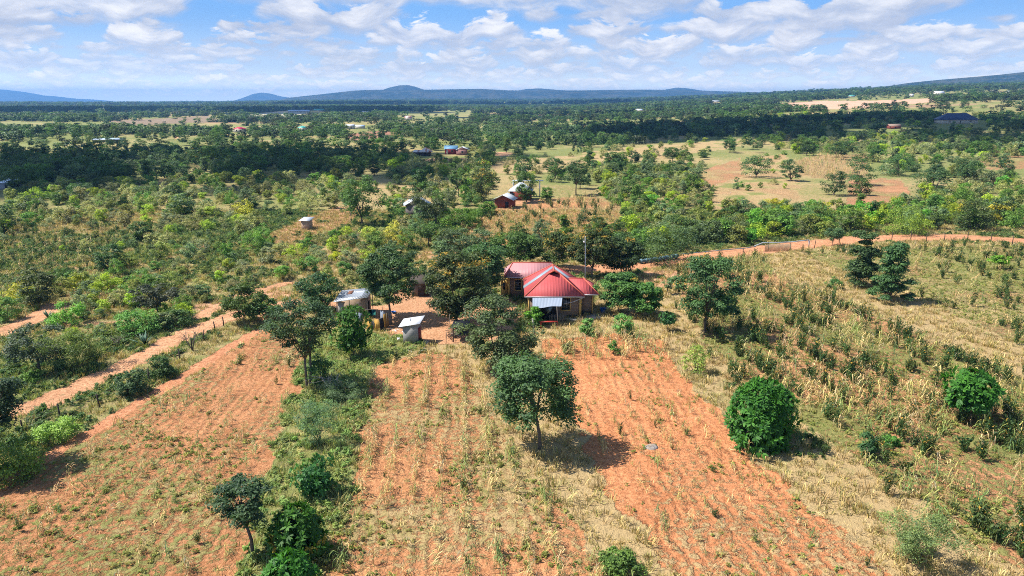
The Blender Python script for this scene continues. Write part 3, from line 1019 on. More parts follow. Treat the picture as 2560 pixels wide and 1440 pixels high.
hero('round', 98, 765, 668, 82, 'olive tree with dark skirt above the farther left track', (0.106, 0.1413, 0.06), 52, zb=0.1, n=50, nl=80, leaf=0.28, r=0.1)
hero('round', 278, 672, 610, 72, 'dark round tree at the edge of the left crop patch', TEAL, 53, zb=0.1, n=40, nl=70, leaf=0.3, r=0.1)
hero('round', 354, 602, 552, 56, 'dark tree alone behind the left crop patch', DARK, 54, zb=0.1, n=36, nl=60, leaf=0.34, r=0.1)
hero('broad', 1890, 443, 386, 82, 'spreading tree at the top of the tan slope', TEAL, 55, zb=0.12, n=42, nl=60, leaf=0.45, flat=0.4, r=0.2)
hero('broad', 1977, 452, 395, 58, 'dark tree at the left end of the striped maize plot', TEAL, 56, zb=0.08, n=40, nl=60, leaf=0.45, flat=0.4, r=0.2)
hero('broad', 2142, 462, 394, 80, 'dark broad tree in front of the striped maize plot', TEAL, 57, zb=0.15, n=42, nl=60, leaf=0.45, flat=0.4, r=0.2)
hero('round', 2084, 488, 424, 62, 'dark tree between the tan slope and the red plot', TEAL, 58, zb=0.08, n=40, nl=60, leaf=0.42, r=0.2)
hero('broad', 2150, 488, 442, 52, 'lower tree directly in front of the dark broad one', DARK, 59, zb=0.1, n=36, nl=60, leaf=0.42, r=0.2)
hero('broad', 2332, 495, 422, 118, 'wide dark tree right of the red plot', TEAL, 60, zb=0.15, n=50, nl=60, leaf=0.44, flat=0.4, r=0.2)
hero('broad', 2245, 440, 385, 72, 'dark tree above the red plot with a bright bush at its foot', TEAL, 61, zb=0.1, n=40, nl=60, leaf=0.46, flat=0.45, r=0.2)
hero('broad', 2410, 450, 392, 78, 'dark spreading tree near the small red plot at the right', TEAL, 62, zb=0.1, n=40, nl=60, leaf=0.46, flat=0.45, r=0.2)
hero('dome', 2428, 575, 492, 92, 'rounded green thicket tree behind the right-hand fence', (0.0972, 0.159, 0.053), 63, zb=0.0, n=50, nl=80, leaf=0.34, r=0.1)
hero('vase', 2080, 615, 568, 52, 'soft grey-green sapling on three thin stems by the road fence', (0.0972, 0.1855, 0.0883), 64, zb=0.25, n=34, nl=80, leaf=0.22, r=0.05)
hero('flat', 2500, 672, 640, 58, 'small bright lime-green umbrella tree in the right-hand crops', (0.1501, 0.3356, 0.0353), 65, zb=0.4, n=30, nl=70, leaf=0.26, flat=0.35, r=0.06)
hero('mango', 1668, 828, 782, 42, 'tiny umbrella-shaped sapling in the dry grass right of the house', (0.053, 0.1501, 0.0494), 66, n=60, leaf=0.34, profile='round', zb=0.45, fork=0.5, r=0.04)
hero('round', 1668, 735, 690, 26, 'thin young tree in dry grass beside the red road', SAGE, 67, zb=0.3, n=18, nl=50, leaf=0.22, r=0.05)
hero('oval', 1333, 815, 766, 42, 'small bright green tree at the canopy corner of the house', (0.1501, 0.3533, 0.0389), 68, zb=0.1, n=36, nl=70, leaf=0.22, r=0.05)
for ph, x, y in (('lone round-crowned tree', 1350, 1100), ('big seed-pod yard tree', 1140, 800), ('layered tree by the maize', 1762, 820), ('twin tiered trees', 2180, 735), ('dome mango tree', 1905, 1100), ('tall open tree', 768, 950),
                 ('grey-blue open tree', 100, 920), ('flat-layered grey tree', 396, 795), ('fence-end tree', 612, 800), ('tall dark tree', 905, 560), ('flat-topped acacia', 1090, 555), ('blossoming tree', 1203, 498), ('left crop patch', 160, 640),
                 ('olive skirted tree', 98, 760), ('dark round crop-edge tree', 278, 668), ('lone tree behind the crop patch', 354, 600), ('spreading slope tree', 1890, 440), ('striped maize plot', 2080, 415), ('wide dark tree by the red plot', 2332, 490),
                 ('tan slope', 1850, 500), ('red plot', 2200, 500), ('right road fence', 2250, 590), ('lime umbrella tree', 2500, 668), ('small round mango', 2417, 1045), ('dense mango trees', 750, 1380), ('thin young mango', 790, 1230), ('tank-stand tree', 1440, 485),
                 ('bright bushy tree', 1160, 565), ('rounded thicket tree', 2428, 570), ('grey-green sapling', 2080, 612), ('red-roofed house', 1390, 790), ('tin-roofed shack', 880, 785), ('grey outhouse', 1030, 860), ('stone hut', 1040, 530), ('front red hut', 1258, 512),
                 ('tin hut in the clearing', 765, 570), ('blue-roofed house', 1138, 385), ('rusty-roofed hut', 1055, 388), ('far red-roofed cottage', 597, 330), ('teal-roofed cottage', 755, 326), ('white and blue houses', 890, 322),
                 ('navy-roofed house', 2400, 310), ('brown-roofed hut', 2238, 322), ('pale quarry', 2100, 265), ('school field', 690, 288), ('tan meadow', 1400, 405), ('rolled netting', 1650, 645), ('left dirt track', 200, 968), ('farther left track', 60, 808),
                 ('sandy bank', 905, 640), ('hill crops', 1350, 560), ('yard', 1080, 820), ('fence gate mat', 1950, 612), ('soil clearing', 720, 585), ('ploughed brown field', 935, 337), ('left edge sheds', 20, 468), ('feathery bank bush', 2290, 1395), ('low bright bush', 2226, 1110), ('dark leafy bush', 2168, 1143), ('yellow-green weedy bush', 1740, 925), ('flat grey rock', 1628, 1118), ('two porch bushes', 1512, 836), ('bush by the twin trees', 2085, 720),
                 ('bottom-edge bush', 1550, 1435), ('crooked open tree', 632, 1385), ('picture-edge tree', 0, 1160), ('pale leafless branches', 835, 985), ('feathery shrub', 800, 1105), ('red bench', 1370, 822), ('umbrella sapling', 1668, 825), ('red road bend', 2000, 615)):
    LANDMARKS.append((ph, x, y))


# ------------------------------------------------------------------ shared shapes for the many
def variants(fn, n):
    return [fn(i) for i in range(n)]


def tree_variant(i):
    prof = ('broad', 'round', 'cone', 'flat', 'broad', 'oval', 'round', 'dome')[i]
    zb = (0.18, 0.22, 0.08, 0.36, 0.14, 0.12, 0.15, 0.03)[i]
    W = (8.0, 6.6, 5.2, 8.6, 7.4, 5.0, 6.2, 7.6)[i]
    crown, cc = crown_mesh('crown', 200 + i, 7.0, W, zb * 7, 46, 46, 0.46, prof, (0.42, 0.5, 0.4, 0.34, 0.45, 0.6, 0.5, 0.5)[i], flower=(0, 0.02, 0, 0, 0, 0.05, 0, 0)[i])
    return crown, trunk_mesh('trunk', 200 + i, 7.0, max(zb, 0.2) * 7, cc, 0.17, 7), W


TREE_V = variants(tree_variant, 8)


def bush_variant(i):
    prof = ('dome', 'vase', 'round', 'dome', 'vase', 'oval')[i]
    W = (3.6, 3.0, 3.0, 4.4, 3.4, 2.4)[i]
    crown, cc = crown_mesh('bush', 300 + i, 2.6, W, 0.1, 30, 52, 0.27, prof, 0.6, slim=0.42)
    return crown, W


BUSH_V = variants(bush_variant, 6)


def bush(v, loc, rz, sc, colour, name='bush'):
    o = link(name, BUSH_V[v][0], None)
    o.location = loc
    o.rotation_euler = (0, 0, rz)
    o.scale = sc
    o.color = (*(min(0.5, c * 1.22) for c in colour), 1)
    return o


def copy_tree(v, loc, rz, sc, colour, name='savanna_tree'):
    return tree_from(name, TREE_V[v][0], TREE_V[v][1], loc, rz, sc, colour)


# ------------------------------------------------------------------ where trees and bushes grow
RNG = np.random.default_rng(7)
KEEP_OFF = [(1385, 740, 150, 75), (880, 765, 60, 45), (1030, 825, 60, 50), (1260, 500, 40, 30), (1310, 490, 45, 30), (1040, 515, 35, 30), (1138, 390, 48, 20), (1055, 394, 36, 18), (765, 560, 25, 15), (597, 333, 27, 15), (755, 329, 26, 13),
            (890, 325, 42, 14), (2400, 312, 70, 18), (755, 287, 80, 11), (2238, 328, 30, 14), (912, 288, 18, 8), (268, 360, 44, 9), (2350, 242, 18, 8), (2130, 247, 14, 6), (1790, 260, 14, 7), (1600, 283, 14, 8), (14, 480, 26, 14)]
OPEN = [FIELD_A, FIELD_B, FIELD_C, FIELD_D, FIELD_E, YARD, CROP_H, SOIL_M, TAN_2, RED_1, RED_2, QUARRY, SCHOOL, PLOUGH]


def free(px, py, opens=OPEN, pad=0):
    ok = np.ones(np.shape(px), bool)
    for P in opens:
        ok &= ~in_poly(px, py, P)
    for x, y, a, b in KEEP_OFF:
        ok &= ((px - x) / (a + pad)) ** 2 + ((py - y) / (b + pad)) ** 2 > 1
    return ok


def off_roads(x, y, m=1.2):
    ok = np.ones(np.shape(x), bool)
    for nm, (pts, hw) in ROAD_W.items():
        ok &= dist_line(x, y, pts) > hw + m
    return ok & (dist_line(x, y, FOOT_W[0]) > FOOT_W[1] + m)


def sprinkle(poly, n, opens=OPEN, seed=0, sep=0.0):
    """n points of the ground inside a photo outline, even over the ground."""
    rng = np.random.default_rng(seed)
    xs, ys = [], []
    cx = [p[0] for p in poly]
    cy_ = [p[1] for p in poly]
    y0 = ground(1280, max(cy_))[1]
    y1 = max(ground(px, min(cy_))[1] for px in (min(cx), sum(cx) / len(cx), max(cx)))
    got = []
    for _ in range(60):
        y = rng.uniform(y0, y1, 4000)
        u0, u1 = (min(cx) - 1280) / FPX * 1.06, (max(cx) - 1280) / FPX * 1.06
        x = rng.uniform(min(u0 * y0, u0 * y1), max(u1 * y0, u1 * y1), 4000)
        z = height(x, y)
        px, py = project(x, y, z)
        ok = in_poly(px, py, poly) & free(px, py, opens) & off_roads(x, y)
        for p in np.stack((x[ok], y[ok], z[ok], px[ok], py[ok]), 1):
            if sep and any((p[0] - q[0]) ** 2 + (p[1] - q[1]) ** 2 < sep * sep for q in got):
                continue
            got.append(p)
            if len(got) >= n:
                return np.array(got)
    return np.array(got).reshape(-1, 5)


def pick(rng, table):
    ks, ws = zip(*table)
    return ks[rng.choice(len(ks), p=np.array(ws) / sum(ws))]


MIXED = [(MID, 3), (OLIVE, 3), (SAGE, 2.2), (LIME, 1.8), (GREY, 2.4), (PALE, 1.6), (DARK, 0.9), (YELLOW, 0.3)]
YELLOWY = [(LIME, 3), (OLIVE, 3), (YELLOW, 0.7), (MID, 2), (GREY, 2.2), (PALE, 2.6), (SAGE, 1.2), (DARK, 0.5)]
GREENY = [(MID, 4), (SAGE, 3), (FRESH, 1), (OLIVE, 2), (LIME, 1), (GREY, 1.5), (DARK, 2)]
BUSH_AREAS = [   # outline, count, colours, scale range
    ([(0, 470), (300, 462), (700, 445), (880, 440), (960, 470), (850, 520), (700, 545), (420, 560), (0, 590)], 300, YELLOWY, (0.6, 1.5), 2.4),
    ([(420, 560), (660, 560), (850, 600), (1000, 560), (1080, 590), (940, 690), (760, 740), (560, 720), (280, 690), (300, 640)], 125, MIXED, (0.35, 1.1), 2.2),
    ([(150, 700), (560, 720), (560, 755), (420, 830), (130, 775), (0, 790), (0, 770)], 40, MIXED, (0.4, 1.0), 1.8),
    ([(0, 850), (300, 815), (480, 815), (330, 880), (0, 1010)], 9, MIXED, (0.4, 0.8), 2.5),
    ([(960, 440), (1230, 430), (1240, 470), (1120, 560), (1000, 570), (960, 520)], 70, GREENY, (0.9, 1.6), 2.4),
    ([(1480, 440), (1760, 420), (1780, 540), (1700, 580), (1560, 570), (1500, 480)], 115, GREENY, (0.9, 1.6), 2.4),
    ([(1560, 575), (1760, 545), (2000, 530), (2140, 535), (2360, 520), (2560, 540), (2560, 570), (2200, 575), (2060, 595), (1900, 605), (1760, 622), (1600, 640)], 130, YELLOWY[:5] + GREENY[:3], (1.0, 1.7), 2.2),
    ([(1900, 340), (2560, 330), (2560, 400), (2440, 480), (2300, 440), (2180, 440), (2180, 385), (1960, 385)], 260, GREENY, (1.0, 1.9), 3.0),
    ([(1900, 285), (2560, 290), (2560, 338), (1900, 342)], 160, GREENY, (1.2, 2.2), 4.0),
    ([(2300, 500), (2560, 440), (2560, 540), (2340, 540)], 46, GREENY, (0.9, 1.6), 2.4),
    ([(1000, 395), (1230, 385), (1225, 430), (960, 440)], 70, GREENY, (1.0, 1.9), 2.6),
    (TAN_1, 26, [(GREY, 2), (SAGE, 2)], (0.5, 0.9), 3.0),
    ([(1225, 400), (1780, 352), (1780, 440), (1480, 440), (1240, 470)], 70, GREENY, (0.5, 1.3), 3.0),
    (TAN_2, 40, [(GREY, 2), (SAGE, 2), (MID, 1)], (0.7, 1.5), 3.0),
    (CROP_L, 26, [(SAGE, 2), (MID, 2)], (0.35, 0.7), 2.5),
]
TREE_AREAS = [
    ([(0, 395), (200, 400), (600, 380), (1000, 385), (960, 440), (700, 445), (300, 465), (0, 480)], 420, [(DARK, 3), (SAGE, 2), (TEAL, 2), (MID, 1)], (0.55, 1.0), 4.0),
    ([(0, 470), (960, 440), (960, 470), (560, 590), (0, 590)], 26, [(DARK, 3), (SAGE, 2), (TEAL, 2)], (0.45, 0.8), 5.0),
    ([(1000, 330), (1300, 330), (1900, 320), (1900, 342), (1560, 365), (1240, 400), (1000, 385)], 210, [(DARK, 3), (SAGE, 2), (TEAL, 2), (MID, 2)], (0.6, 1.15), 4.0),
    ([(1240, 400), (1560, 365), (1560, 440), (1500, 470), (1400, 480), (1240, 440)], 26, [(TEAL, 3), (DARK, 2), (SAGE, 2)], (0.5, 1.0), 5.0),
    ([(1480, 400), (1760, 385), (1780, 540), (1560, 560)], 28, [(DARK, 2), (SAGE, 2), (MID, 2)], (0.5, 0.95), 4.0),
    ([(1700, 345), (2560, 325), (2560, 520), (2300, 530), (2300, 440), (1960, 385), (1760, 385)], 110, [(TEAL, 4), (DARK, 2), (SAGE, 2)], (0.55, 1.1), 5.0),
    ([(1600, 590), (2000, 540), (2560, 530), (2560, 560), (2060, 590), (1620, 635)], 16, [(TEAL, 2), (DARK, 2), (MID, 2)], (0.5, 0.8), 4.0),
    ([(1350, 290), (1900, 285), (2560, 285), (2560, 335), (1900, 342), (1350, 332)], 150, [(DARK, 3), (TEAL, 2), (SAGE, 2)], (0.6, 1.2), 6.0),
    ([(0, 330), (560, 330), (1000, 335), (1000, 385), (600, 380), (0, 395)], 150, [(DARK, 3), (TEAL, 2), (SAGE, 2)], (0.6, 1.2), 5.0),
    ([(1060, 600), (1200, 625), (1330, 605), (1540, 590), (1560, 600), (1300, 650), (1060, 660)], 22, [(DARK, 3), (MID, 1), (SAGE, 2)], (0.45, 0.72), 3.5),
]
pool_b, pool_t = [], []
for ai, (poly, n, cols, (s0, s1), sep) in enumerate(BUSH_AREAS):
    for p in sprinkle(poly, n, [P for P in OPEN if P is not poly], 900 + ai, sep):
        s = RNG.uniform(s0, s1)
        pool_b.append((2.6 * s / p[1] * FPX, p, int(RNG.integers(0, 6)), s, pick(RNG, cols)))
for ai, (poly, n, cols, (s0, s1), sep) in enumerate(TREE_AREAS):
    for p in sprinkle(poly, n, OPEN, 950 + ai, sep):
        s = RNG.uniform(s0, s1)
        pool_t.append((7 * s / p[1] * FPX, p, int(RNG.integers(0, 8)), s, pick(RNG, cols)))
pool_b.sort(key=lambda q: -q[0])
pool_t.sort(key=lambda q: -q[0])
KIND_B = ('rounded bush', 'upright bush', 'ball-shaped bush', 'wide low bush', 'spreading bush', 'narrow bush')
KIND_T = ('broad tree', 'round tree', 'pointed tree', 'flat-topped tree', 'wide tree', 'slim tree', 'rounded tree', 'low domed tree')
for px_h, p, v, s, col in pool_b[:255]:
    o = bush(v, (p[0], p[1], p[2] - 0.05), RNG.uniform(0, 6.28), (s * RNG.uniform(0.9, 1.15), s, s * RNG.uniform(0.85, 1.15)), col)
    THINGS.append((o, p[3], p[4], f'{COLOUR_WORD[col]} {KIND_B[v]}', 'bush', 'bushes of the scrubland', px_h))
for px_h, p, v, s, col in pool_t[:215]:
    o = copy_tree(v, (p[0], p[1], p[2] - 0.05), RNG.uniform(0, 6.28), (s * RNG.uniform(0.9, 1.15), s, s * RNG.uniform(0.9, 1.15)), col)
    THINGS.append((o, p[3], p[4], f'{COLOUR_WORD[col]} {KIND_T[v]}', 'tree', 'trees of the savanna', px_h))


# ------------------------------------------------------------------ stuff: one object each, its pieces set on points by geometry nodes
def source(me, colour):
    o = bpy.data.objects.new(me.name, me)
    o.color = (*colour, 1)
    return o


def stuff(name, pts, scale, sources, seed=0, tilt=0.12, kind='stuff', parent=None):
    rng = np.random.default_rng(seed)
    n = len(pts)
    me = bpy.data.meshes.new(name)
    me.vertices.add(n)
    me.vertices.foreach_set('co', np.asarray(pts, np.float32).ravel())
    rot = np.stack((rng.normal(size=n) * tilt, rng.normal(size=n) * tilt, rng.uniform(0, 6.283, n)), 1)
    scale = np.asarray(scale, float)
    if scale.ndim == 1:
        scale = np.stack((scale * rng.uniform(0.85, 1.2, n), scale * rng.uniform(0.85, 1.2, n), scale * rng.uniform(0.8, 1.2, n)), 1)
    for nm, arr in (('rot', rot), ('size', scale)):
        a = me.attributes.new(nm, 'FLOAT_VECTOR', 'POINT')
        a.data.foreach_set('vector', arr.astype(np.float32).ravel())
    a = me.attributes.new('which', 'INT', 'POINT')
    a.data.foreach_set('value', rng.integers(0, len(sources), n).astype(np.int32))
    o = link(name, me)
    ng = bpy.data.node_groups.new(name, 'GeometryNodeTree')
    ng.interface.new_socket('Geometry', in_out='INPUT', socket_type='NodeSocketGeometry')
    ng.interface.new_socket('Geometry', in_out='OUTPUT', socket_type='NodeSocketGeometry')
    gi, go = ng.nodes.new('NodeGroupInput'), ng.nodes.new('NodeGroupOutput')
    ins = ng.nodes.new('GeometryNodeInstanceOnPoints')
    g2i = ng.nodes.new('GeometryNodeGeometryToInstance')
    for s in sources:
        oi = ng.nodes.new('GeometryNodeObjectInfo')
        oi.inputs['Object'].default_value = s
        oi.inputs['As Instance'].default_value = True
        ng.links.new(oi.outputs['Geometry'], g2i.inputs[0])

    def at(nm, typ):
        nd = ng.nodes.new('GeometryNodeInputNamedAttribute')
        nd.data_type = typ
        nd.inputs['Name'].default_value = nm
        return nd.outputs[0]
    # every source is joined into one geometry of several instances, and one of them is picked per point
    jn = ng.nodes.new('GeometryNodeJoinGeometry')
    for l in list(ng.links):
        if l.to_node == g2i:
            ng.links.new(l.from_socket, jn.inputs[0])
            ng.links.remove(l)
    ng.nodes.remove(g2i)
    ng.links.new(gi.outputs[0], ins.inputs['Points'])
    ng.links.new(jn.outputs[0], ins.inputs['Instance'])
    ins.inputs['Pick Instance'].default_value = True
    ng.links.new(at('which', 'INT'), ins.inputs['Instance Index'])
    eu = ng.nodes.new('FunctionNodeEulerToRotation')
    ng.links.new(at('rot', 'FLOAT_VECTOR'), eu.inputs[0])
    ng.links.new(eu.outputs[0], ins.inputs['Rotation'])
    ng.links.new(at('size', 'FLOAT_VECTOR'), ins.inputs['Scale'])
    ng.links.new(ins.outputs[0], go.inputs[0])
    md = o.modifiers.new('pieces', 'NODES')
    md.node_group = ng
    tag(o, kind=kind)
    return o


def recolour(me, colour, name):
    """The same shape in a fixed leaf colour, for pieces of stuff."""
    m2 = me.copy()
    m2.name = name
    m2.materials.clear()
    m2.materials.append(leaf_material(name, colour))
    return source(m2, colour)


def lowpoly_tree(i):
    prof = ('broad', 'round', 'dome', 'flat')[i % 4]
    return crown_mesh('crown', 400 + i, 7.0, (8.5, 6.5, 8.0, 8.5)[i % 4], 0.5, 16, 16, 1.15, prof, 0.5, size=1.15, slim=0.7)[0]


def scrub_rest():
    src = [recolour(BUSH_V[v][0], tuple(min(0.5, q * 1.22) for q in c), 'scrub_leaf') for v, c in ((0, MID), (1, OLIVE), (2, SAGE), (3, GREY), (4, LIME), (5, MID), (3, PALE), (0, PALE))]
    rest = pool_b[255:]
    stuff('scrub', [q[1][:3] for q in rest], [q[3] for q in rest], src, 5)
    src = [recolour(TREE_V[v][0], c, 'wood_leaf') for v, c in ((0, DARK), (1, TEAL), (2, SAGE), (3, SAGE), (4, DARK), (6, TEAL), (7, MID))]
    rest = pool_t[215:]
    stuff('woodland', [q[1][:3] for q in rest], [q[3] for q in rest], src, 6)


scrub_rest()
LOW = [lowpoly_tree(i) for i in range(4)]


def far_woods():
    rng = np.random.default_rng(21)
    P, S = [], []
    for (d0, d1, n, s0, s1, lo, hi) in ((330, 700, 6800, 0.3, 1.1, 0.40, 0.62), (700, 1400, 11500, 0.45, 1.35, 0.42, 0.58), (1400, 3200, 26000, 0.9, 1.8, 0.42, 0.56), (3200, 7000, 26000, 1.4, 3.0, 0.42, 0.56)):
        y = np.sqrt(rng.uniform(d0 * d0, d1 * d1, n))
        x = rng.uniform(-0.86, 0.86, n) * y
        z = height(x, y)
        px, py = project(x, y, z)
        sc = 60 + (d0 - 300) * 0.12
        f = fbm(x / (sc * 2.2) + 3, y / sc, 61, 3)
        f2 = fbm(x / 14, y / 14, 62, 2)
        # hedge lines and groves between open fields
        v = y / (sc * 0.9)
        line = np.abs((v + 0.7 * fbm(x / (sc * 6), y / sc * 0.3, 63, 2)) % 1 - 0.5)
        keep = (rng.uniform(size=n) < 0.06 + 0.85 * sstep(f, lo + 0.05, hi + 0.10) + 0.6 * (line < 0.05)) & free(px, py)
        for M in MEAD + [BROWN, TAN_1, STRIPE]:
            keep &= ~(in_poly(px, py, M) & (rng.uniform(size=n) < 0.93))
        if d0 < 700:
            keep &= ~in_poly(px, py, [(0, 395), (1000, 385), (1900, 350), (2560, 330), (2560, 700), (0, 700)])
            keep &= f2 > 0.25
        P.append(np.stack((x, y, z - 0.2), 1)[keep])
        S.append(rng.uniform(s0, s1, n)[keep] * (0.7 + 0.6 * f[keep]))
    P, S = np.concatenate(P), np.concatenate(S)
    src = [recolour(LOW[i % 4], c, 'wood_leaf') for i, c in enumerate((DARK, TEAL, SAGE, DARK, TEAL, (0.05, 0.08, 0.035), (0.075, 0.095, 0.05)))]
    stuff('far_woodland', P, np.stack((S * 1.15, S * 1.15, S), 1), src, 8, 0.05)


far_woods()


# ------------------------------------------------------------------ grass, weeds, straw
def blades(seed, n, h, spread, w, lean=0.5, curl=0.3):
    rng = np.random.default_rng(seed)
    V, F, T = [], [], []
    for i in range(n):
        an = rng.uniform(0, 6.283)
        r = spread * rng.uniform() ** 0.6
        b = np.array((r * math.cos(an), r * math.sin(an), -0.03))
        a2 = an + rng.normal() * 0.7
        hh = h * rng.uniform(0.5, 1.15)
        ou = np.array((math.cos(a2), math.sin(a2), 0)) * hh * lean * rng.uniform(0.3, 1.3)
        sd = np.array((-math.sin(a2), math.cos(a2), 0)) * w * 0.5
        m = b + ou * 0.45 + (0, 0, hh * 0.62)
        t = b + ou * (1 + curl) + (0, 0, hh * (1 - curl * 0.5))
        o = len(V)
        V += [b - sd, b + sd, m + sd * 0.8, m - sd * 0.8, t]
        F += [[o, o + 1, o + 2, o + 3], [o + 3, o + 2, o + 4]]
        tt = float(np.clip(0.5 + rng.normal() * 0.22, 0, 1))
        T += [tt, tt]
    return mesh_from('tuft', np.array(V), F, {'tint': ('FACE', 'FLOAT', T), 'flower': ('FACE', 'FLOAT', np.zeros(len(T)))})


def tuft_source(seed, n, h, spread, w, colour, **kw):
    me = blades(seed, n, h, spread, w, **kw)
    me.materials.append(leaf_material('grass_blade', colour, trans=0.2, gloss=0.1))
    return source(me, colour)


def weed_source(seed, r, n, leaf, colour):
    me, _ = crown_mesh('weed', seed, r * 1.1, r * 2.2, 0.03, 7, n, leaf, 'dome', 0.6)
    return recolour(me, colour, 'weed_leaf')


def low_growth():
    rng = np.random.default_rng(31)
    N = 230000
    y = np.sqrt(rng.uniform(34 ** 2, 175 ** 2, N))
    x = rng.uniform(-0.86, 0.86, N) * y
    z = height(x, y)
    soil, veg, dry, fur, zone = zone_masks(x, y)
    c1 = fbm(x / 2.6, y / 2.6, 71, 3)
    c2 = fbm(x / 0.9 + 5, y / 0.9, 72, 2)
    near = sstep(-y, -165, -70)
    u = rng.uniform(size=N)
    field = (zone >= 1) & (zone <= 5)
    road = (zone == 6) | (zone == 7) | (zone == 8)
    rest = ~field & ~road
    d = np.clip(dry + (c1 - 0.5) * 1.1, 0, 1)
    row = x * math.cos(ROW_DIR) - y * math.sin(ROW_DIR)
    onrow = np.cos(2 * PI * row / 0.9 + 1.5 * (c2 - 0.5)) > -0.1
    P = np.stack((x, y, z), 1)
    s = rng.uniform(0.55, 1.25, N) * (0.75 + 0.5 * c1)
    # dry and green grass of banks and waste ground
    g_dry = rest & (d > 0.45) & (u < np.where(zone == 12, 0.10, 0.36)) & (c2 > 0.34)
    g_grn = rest & (d <= 0.52) & (u > 0.50) & (c2 > 0.28) & (zone != 12)
    lush = (zone == 12) & (u > 0.30) & (c1 > 0.27)
    src = [tuft_source(81 + i, 15, h, 0.36, 0.045, c) for i, (h, c) in enumerate(((0.50, (0.49, 0.375, 0.20)), (0.7, (0.43, 0.335, 0.18)), (0.6, (0.37, 0.33, 0.155)), (0.5, (0.33, 0.305, 0.12)), (0.6, (0.52, 0.41, 0.245))))]
    stuff('dry_grass', P[g_dry], s[g_dry], src, 9, 0.2)
    src = [tuft_source(91 + i, 15, h, 0.36, 0.05, c) for i, (h, c) in enumerate(((0.5, (0.21, 0.28, 0.08)), (0.65, (0.26, 0.30, 0.10)), (0.45, (0.31, 0.34, 0.11)), (0.7, (0.17, 0.25, 0.09))))]
    src += [weed_source(95, 0.42, 26, 0.17, (0.075, 0.14, 0.04)), weed_source(96, 0.36, 26, 0.15, (0.11, 0.17, 0.07))]
    stuff('grass', P[g_grn], s[g_grn], src, 10, 0.2)
    src = [weed_source(97, 0.42, 34, 0.16, (0.20, 0.30, 0.095)), weed_source(98, 0.4, 34, 0.15, (0.29, 0.35, 0.12)), tuft_source(99, 18, 0.75, 0.4, 0.05, (0.25, 0.33, 0.15)), tuft_source(100, 18, 0.75, 0.4, 0.05, (0.33, 0.38, 0.16)), tuft_source(107, 18, 0.7, 0.4, 0.05, (0.43, 0.41, 0.18)), tuft_source(108, 18, 0.65, 0.4, 0.045, (0.46, 0.42, 0.22))]
    stuff('weeds', P[lush], s[lush] * 0.85, src, 15, 0.2)
    # weeds and fallen straw of the fields
    thin = np.select([zone == 1, zone == 2, zone == 3, zone == 4, zone == 5], [0.50, 0.56, 0.36, 0.64, 0.62], 0)
    pf = thin * sstep(c1 + (veg - 0.5) * 0.75, 0.34, 0.72) * np.where(onrow, 1.35, 0.55)
    f_w = field & (u < pf)
    src = [weed_source(101, 0.17, 9, 0.10, (0.25, 0.29, 0.08)), weed_source(102, 0.20, 9, 0.10, (0.34, 0.33, 0.11)), weed_source(103, 0.16, 9, 0.10, (0.18, 0.25, 0.07)),
           tuft_source(104, 9, 0.35, 0.25, 0.035, (0.30, 0.32, 0.10)), tuft_source(105, 9, 0.32, 0.28, 0.035, (0.40, 0.36, 0.14)), tuft_source(106, 9, 0.32, 0.28, 0.035, (0.24, 0.29, 0.08))]
    stuff('weeds', P[f_w], s[f_w] * 0.95, src, 11, 0.2)
    ps = np.select([zone == 1, zone == 2, zone == 3, zone == 4, zone == 5], [0.09, 0.17, 0.13, 0.11, 0.11], 0) * np.where(onrow, 1.25, 0.6)
    f_s = field & (u > 1 - ps * (0.5 + c2))
    src = [tuft_source(111 + i, 5, 0.26, 0.30, 0.032, c, lean=1.5, curl=0.6) for i, c in enumerate(((0.48, 0.35, 0.19), (0.40, 0.28, 0.13), (0.52, 0.40, 0.25)))]
    stuff('straw_litter', P[f_s], s[f_s], src, 12, 0.3)


low_growth()


# ------------------------------------------------------------------ maize and field shrubs
def maize_mesh(seed, h, nleaf, dryness):
    rng = np.random.default_rng(seed)
    V, F, T = [], [], []

    def strip(pts, ws, nrm, t):
        o = len(V)
        for p, w in zip(pts, ws):
            V.append(p - nrm * w / 2)
            V.append(p + nrm * w / 2)
        for i in range(len(pts) - 1):
            F.append([o + 2 * i, o + 2 * i + 1, o + 2 * i + 3, o + 2 * i + 2])
            T.append(t)
    lx, ly = rng.normal() * 0.10, rng.normal() * 0.10
    bend = lambda t: np.array((lx * t * h, ly * t * h, t * h - 0.05))
    for a in (0, PI / 2):
        strip([bend(0), bend(0.5), bend(1.0)], [0.035, 0.028, 0.012], np.array((math.cos(a), math.sin(a), 0)), 0.4)
    for i in range(nleaf):
        t0 = 0.18 + 0.75 * i / nleaf
        an = i * PI + rng.normal() * 0.6
        o = np.array((math.cos(an), math.sin(an), 0))
        sd = np.array((-math.sin(an), math.cos(an), 0.25 * rng.normal()))
        L = h * rng.uniform(0.26, 0.46)
        b = bend(t0)
        dr = rng.uniform(0.5, 1.5)
        pts = [b, b + o * L * 0.42 + (0, 0, L * 0.40), b + o * L * 0.80 + (0, 0, L * (0.28 - 0.2 * dr)), b + o * L * 0.98 + (0, 0, L * (0.0 - 0.55 * dr))]
        pts[-1][2] = max(pts[-1][2], 0.02)
        strip(pts, [0.035, 0.06, 0.048, 0.01], sd, float(np.clip(0.5 + rng.normal() * 0.25, 0, 1)))
    me = mesh_from('maize_plant', np.array(V), F, {'tint': ('FACE', 'FLOAT', T), 'flower': ('FACE', 'FLOAT', np.zeros(len(T)))})
    me.materials.append(STRAW)
    return me


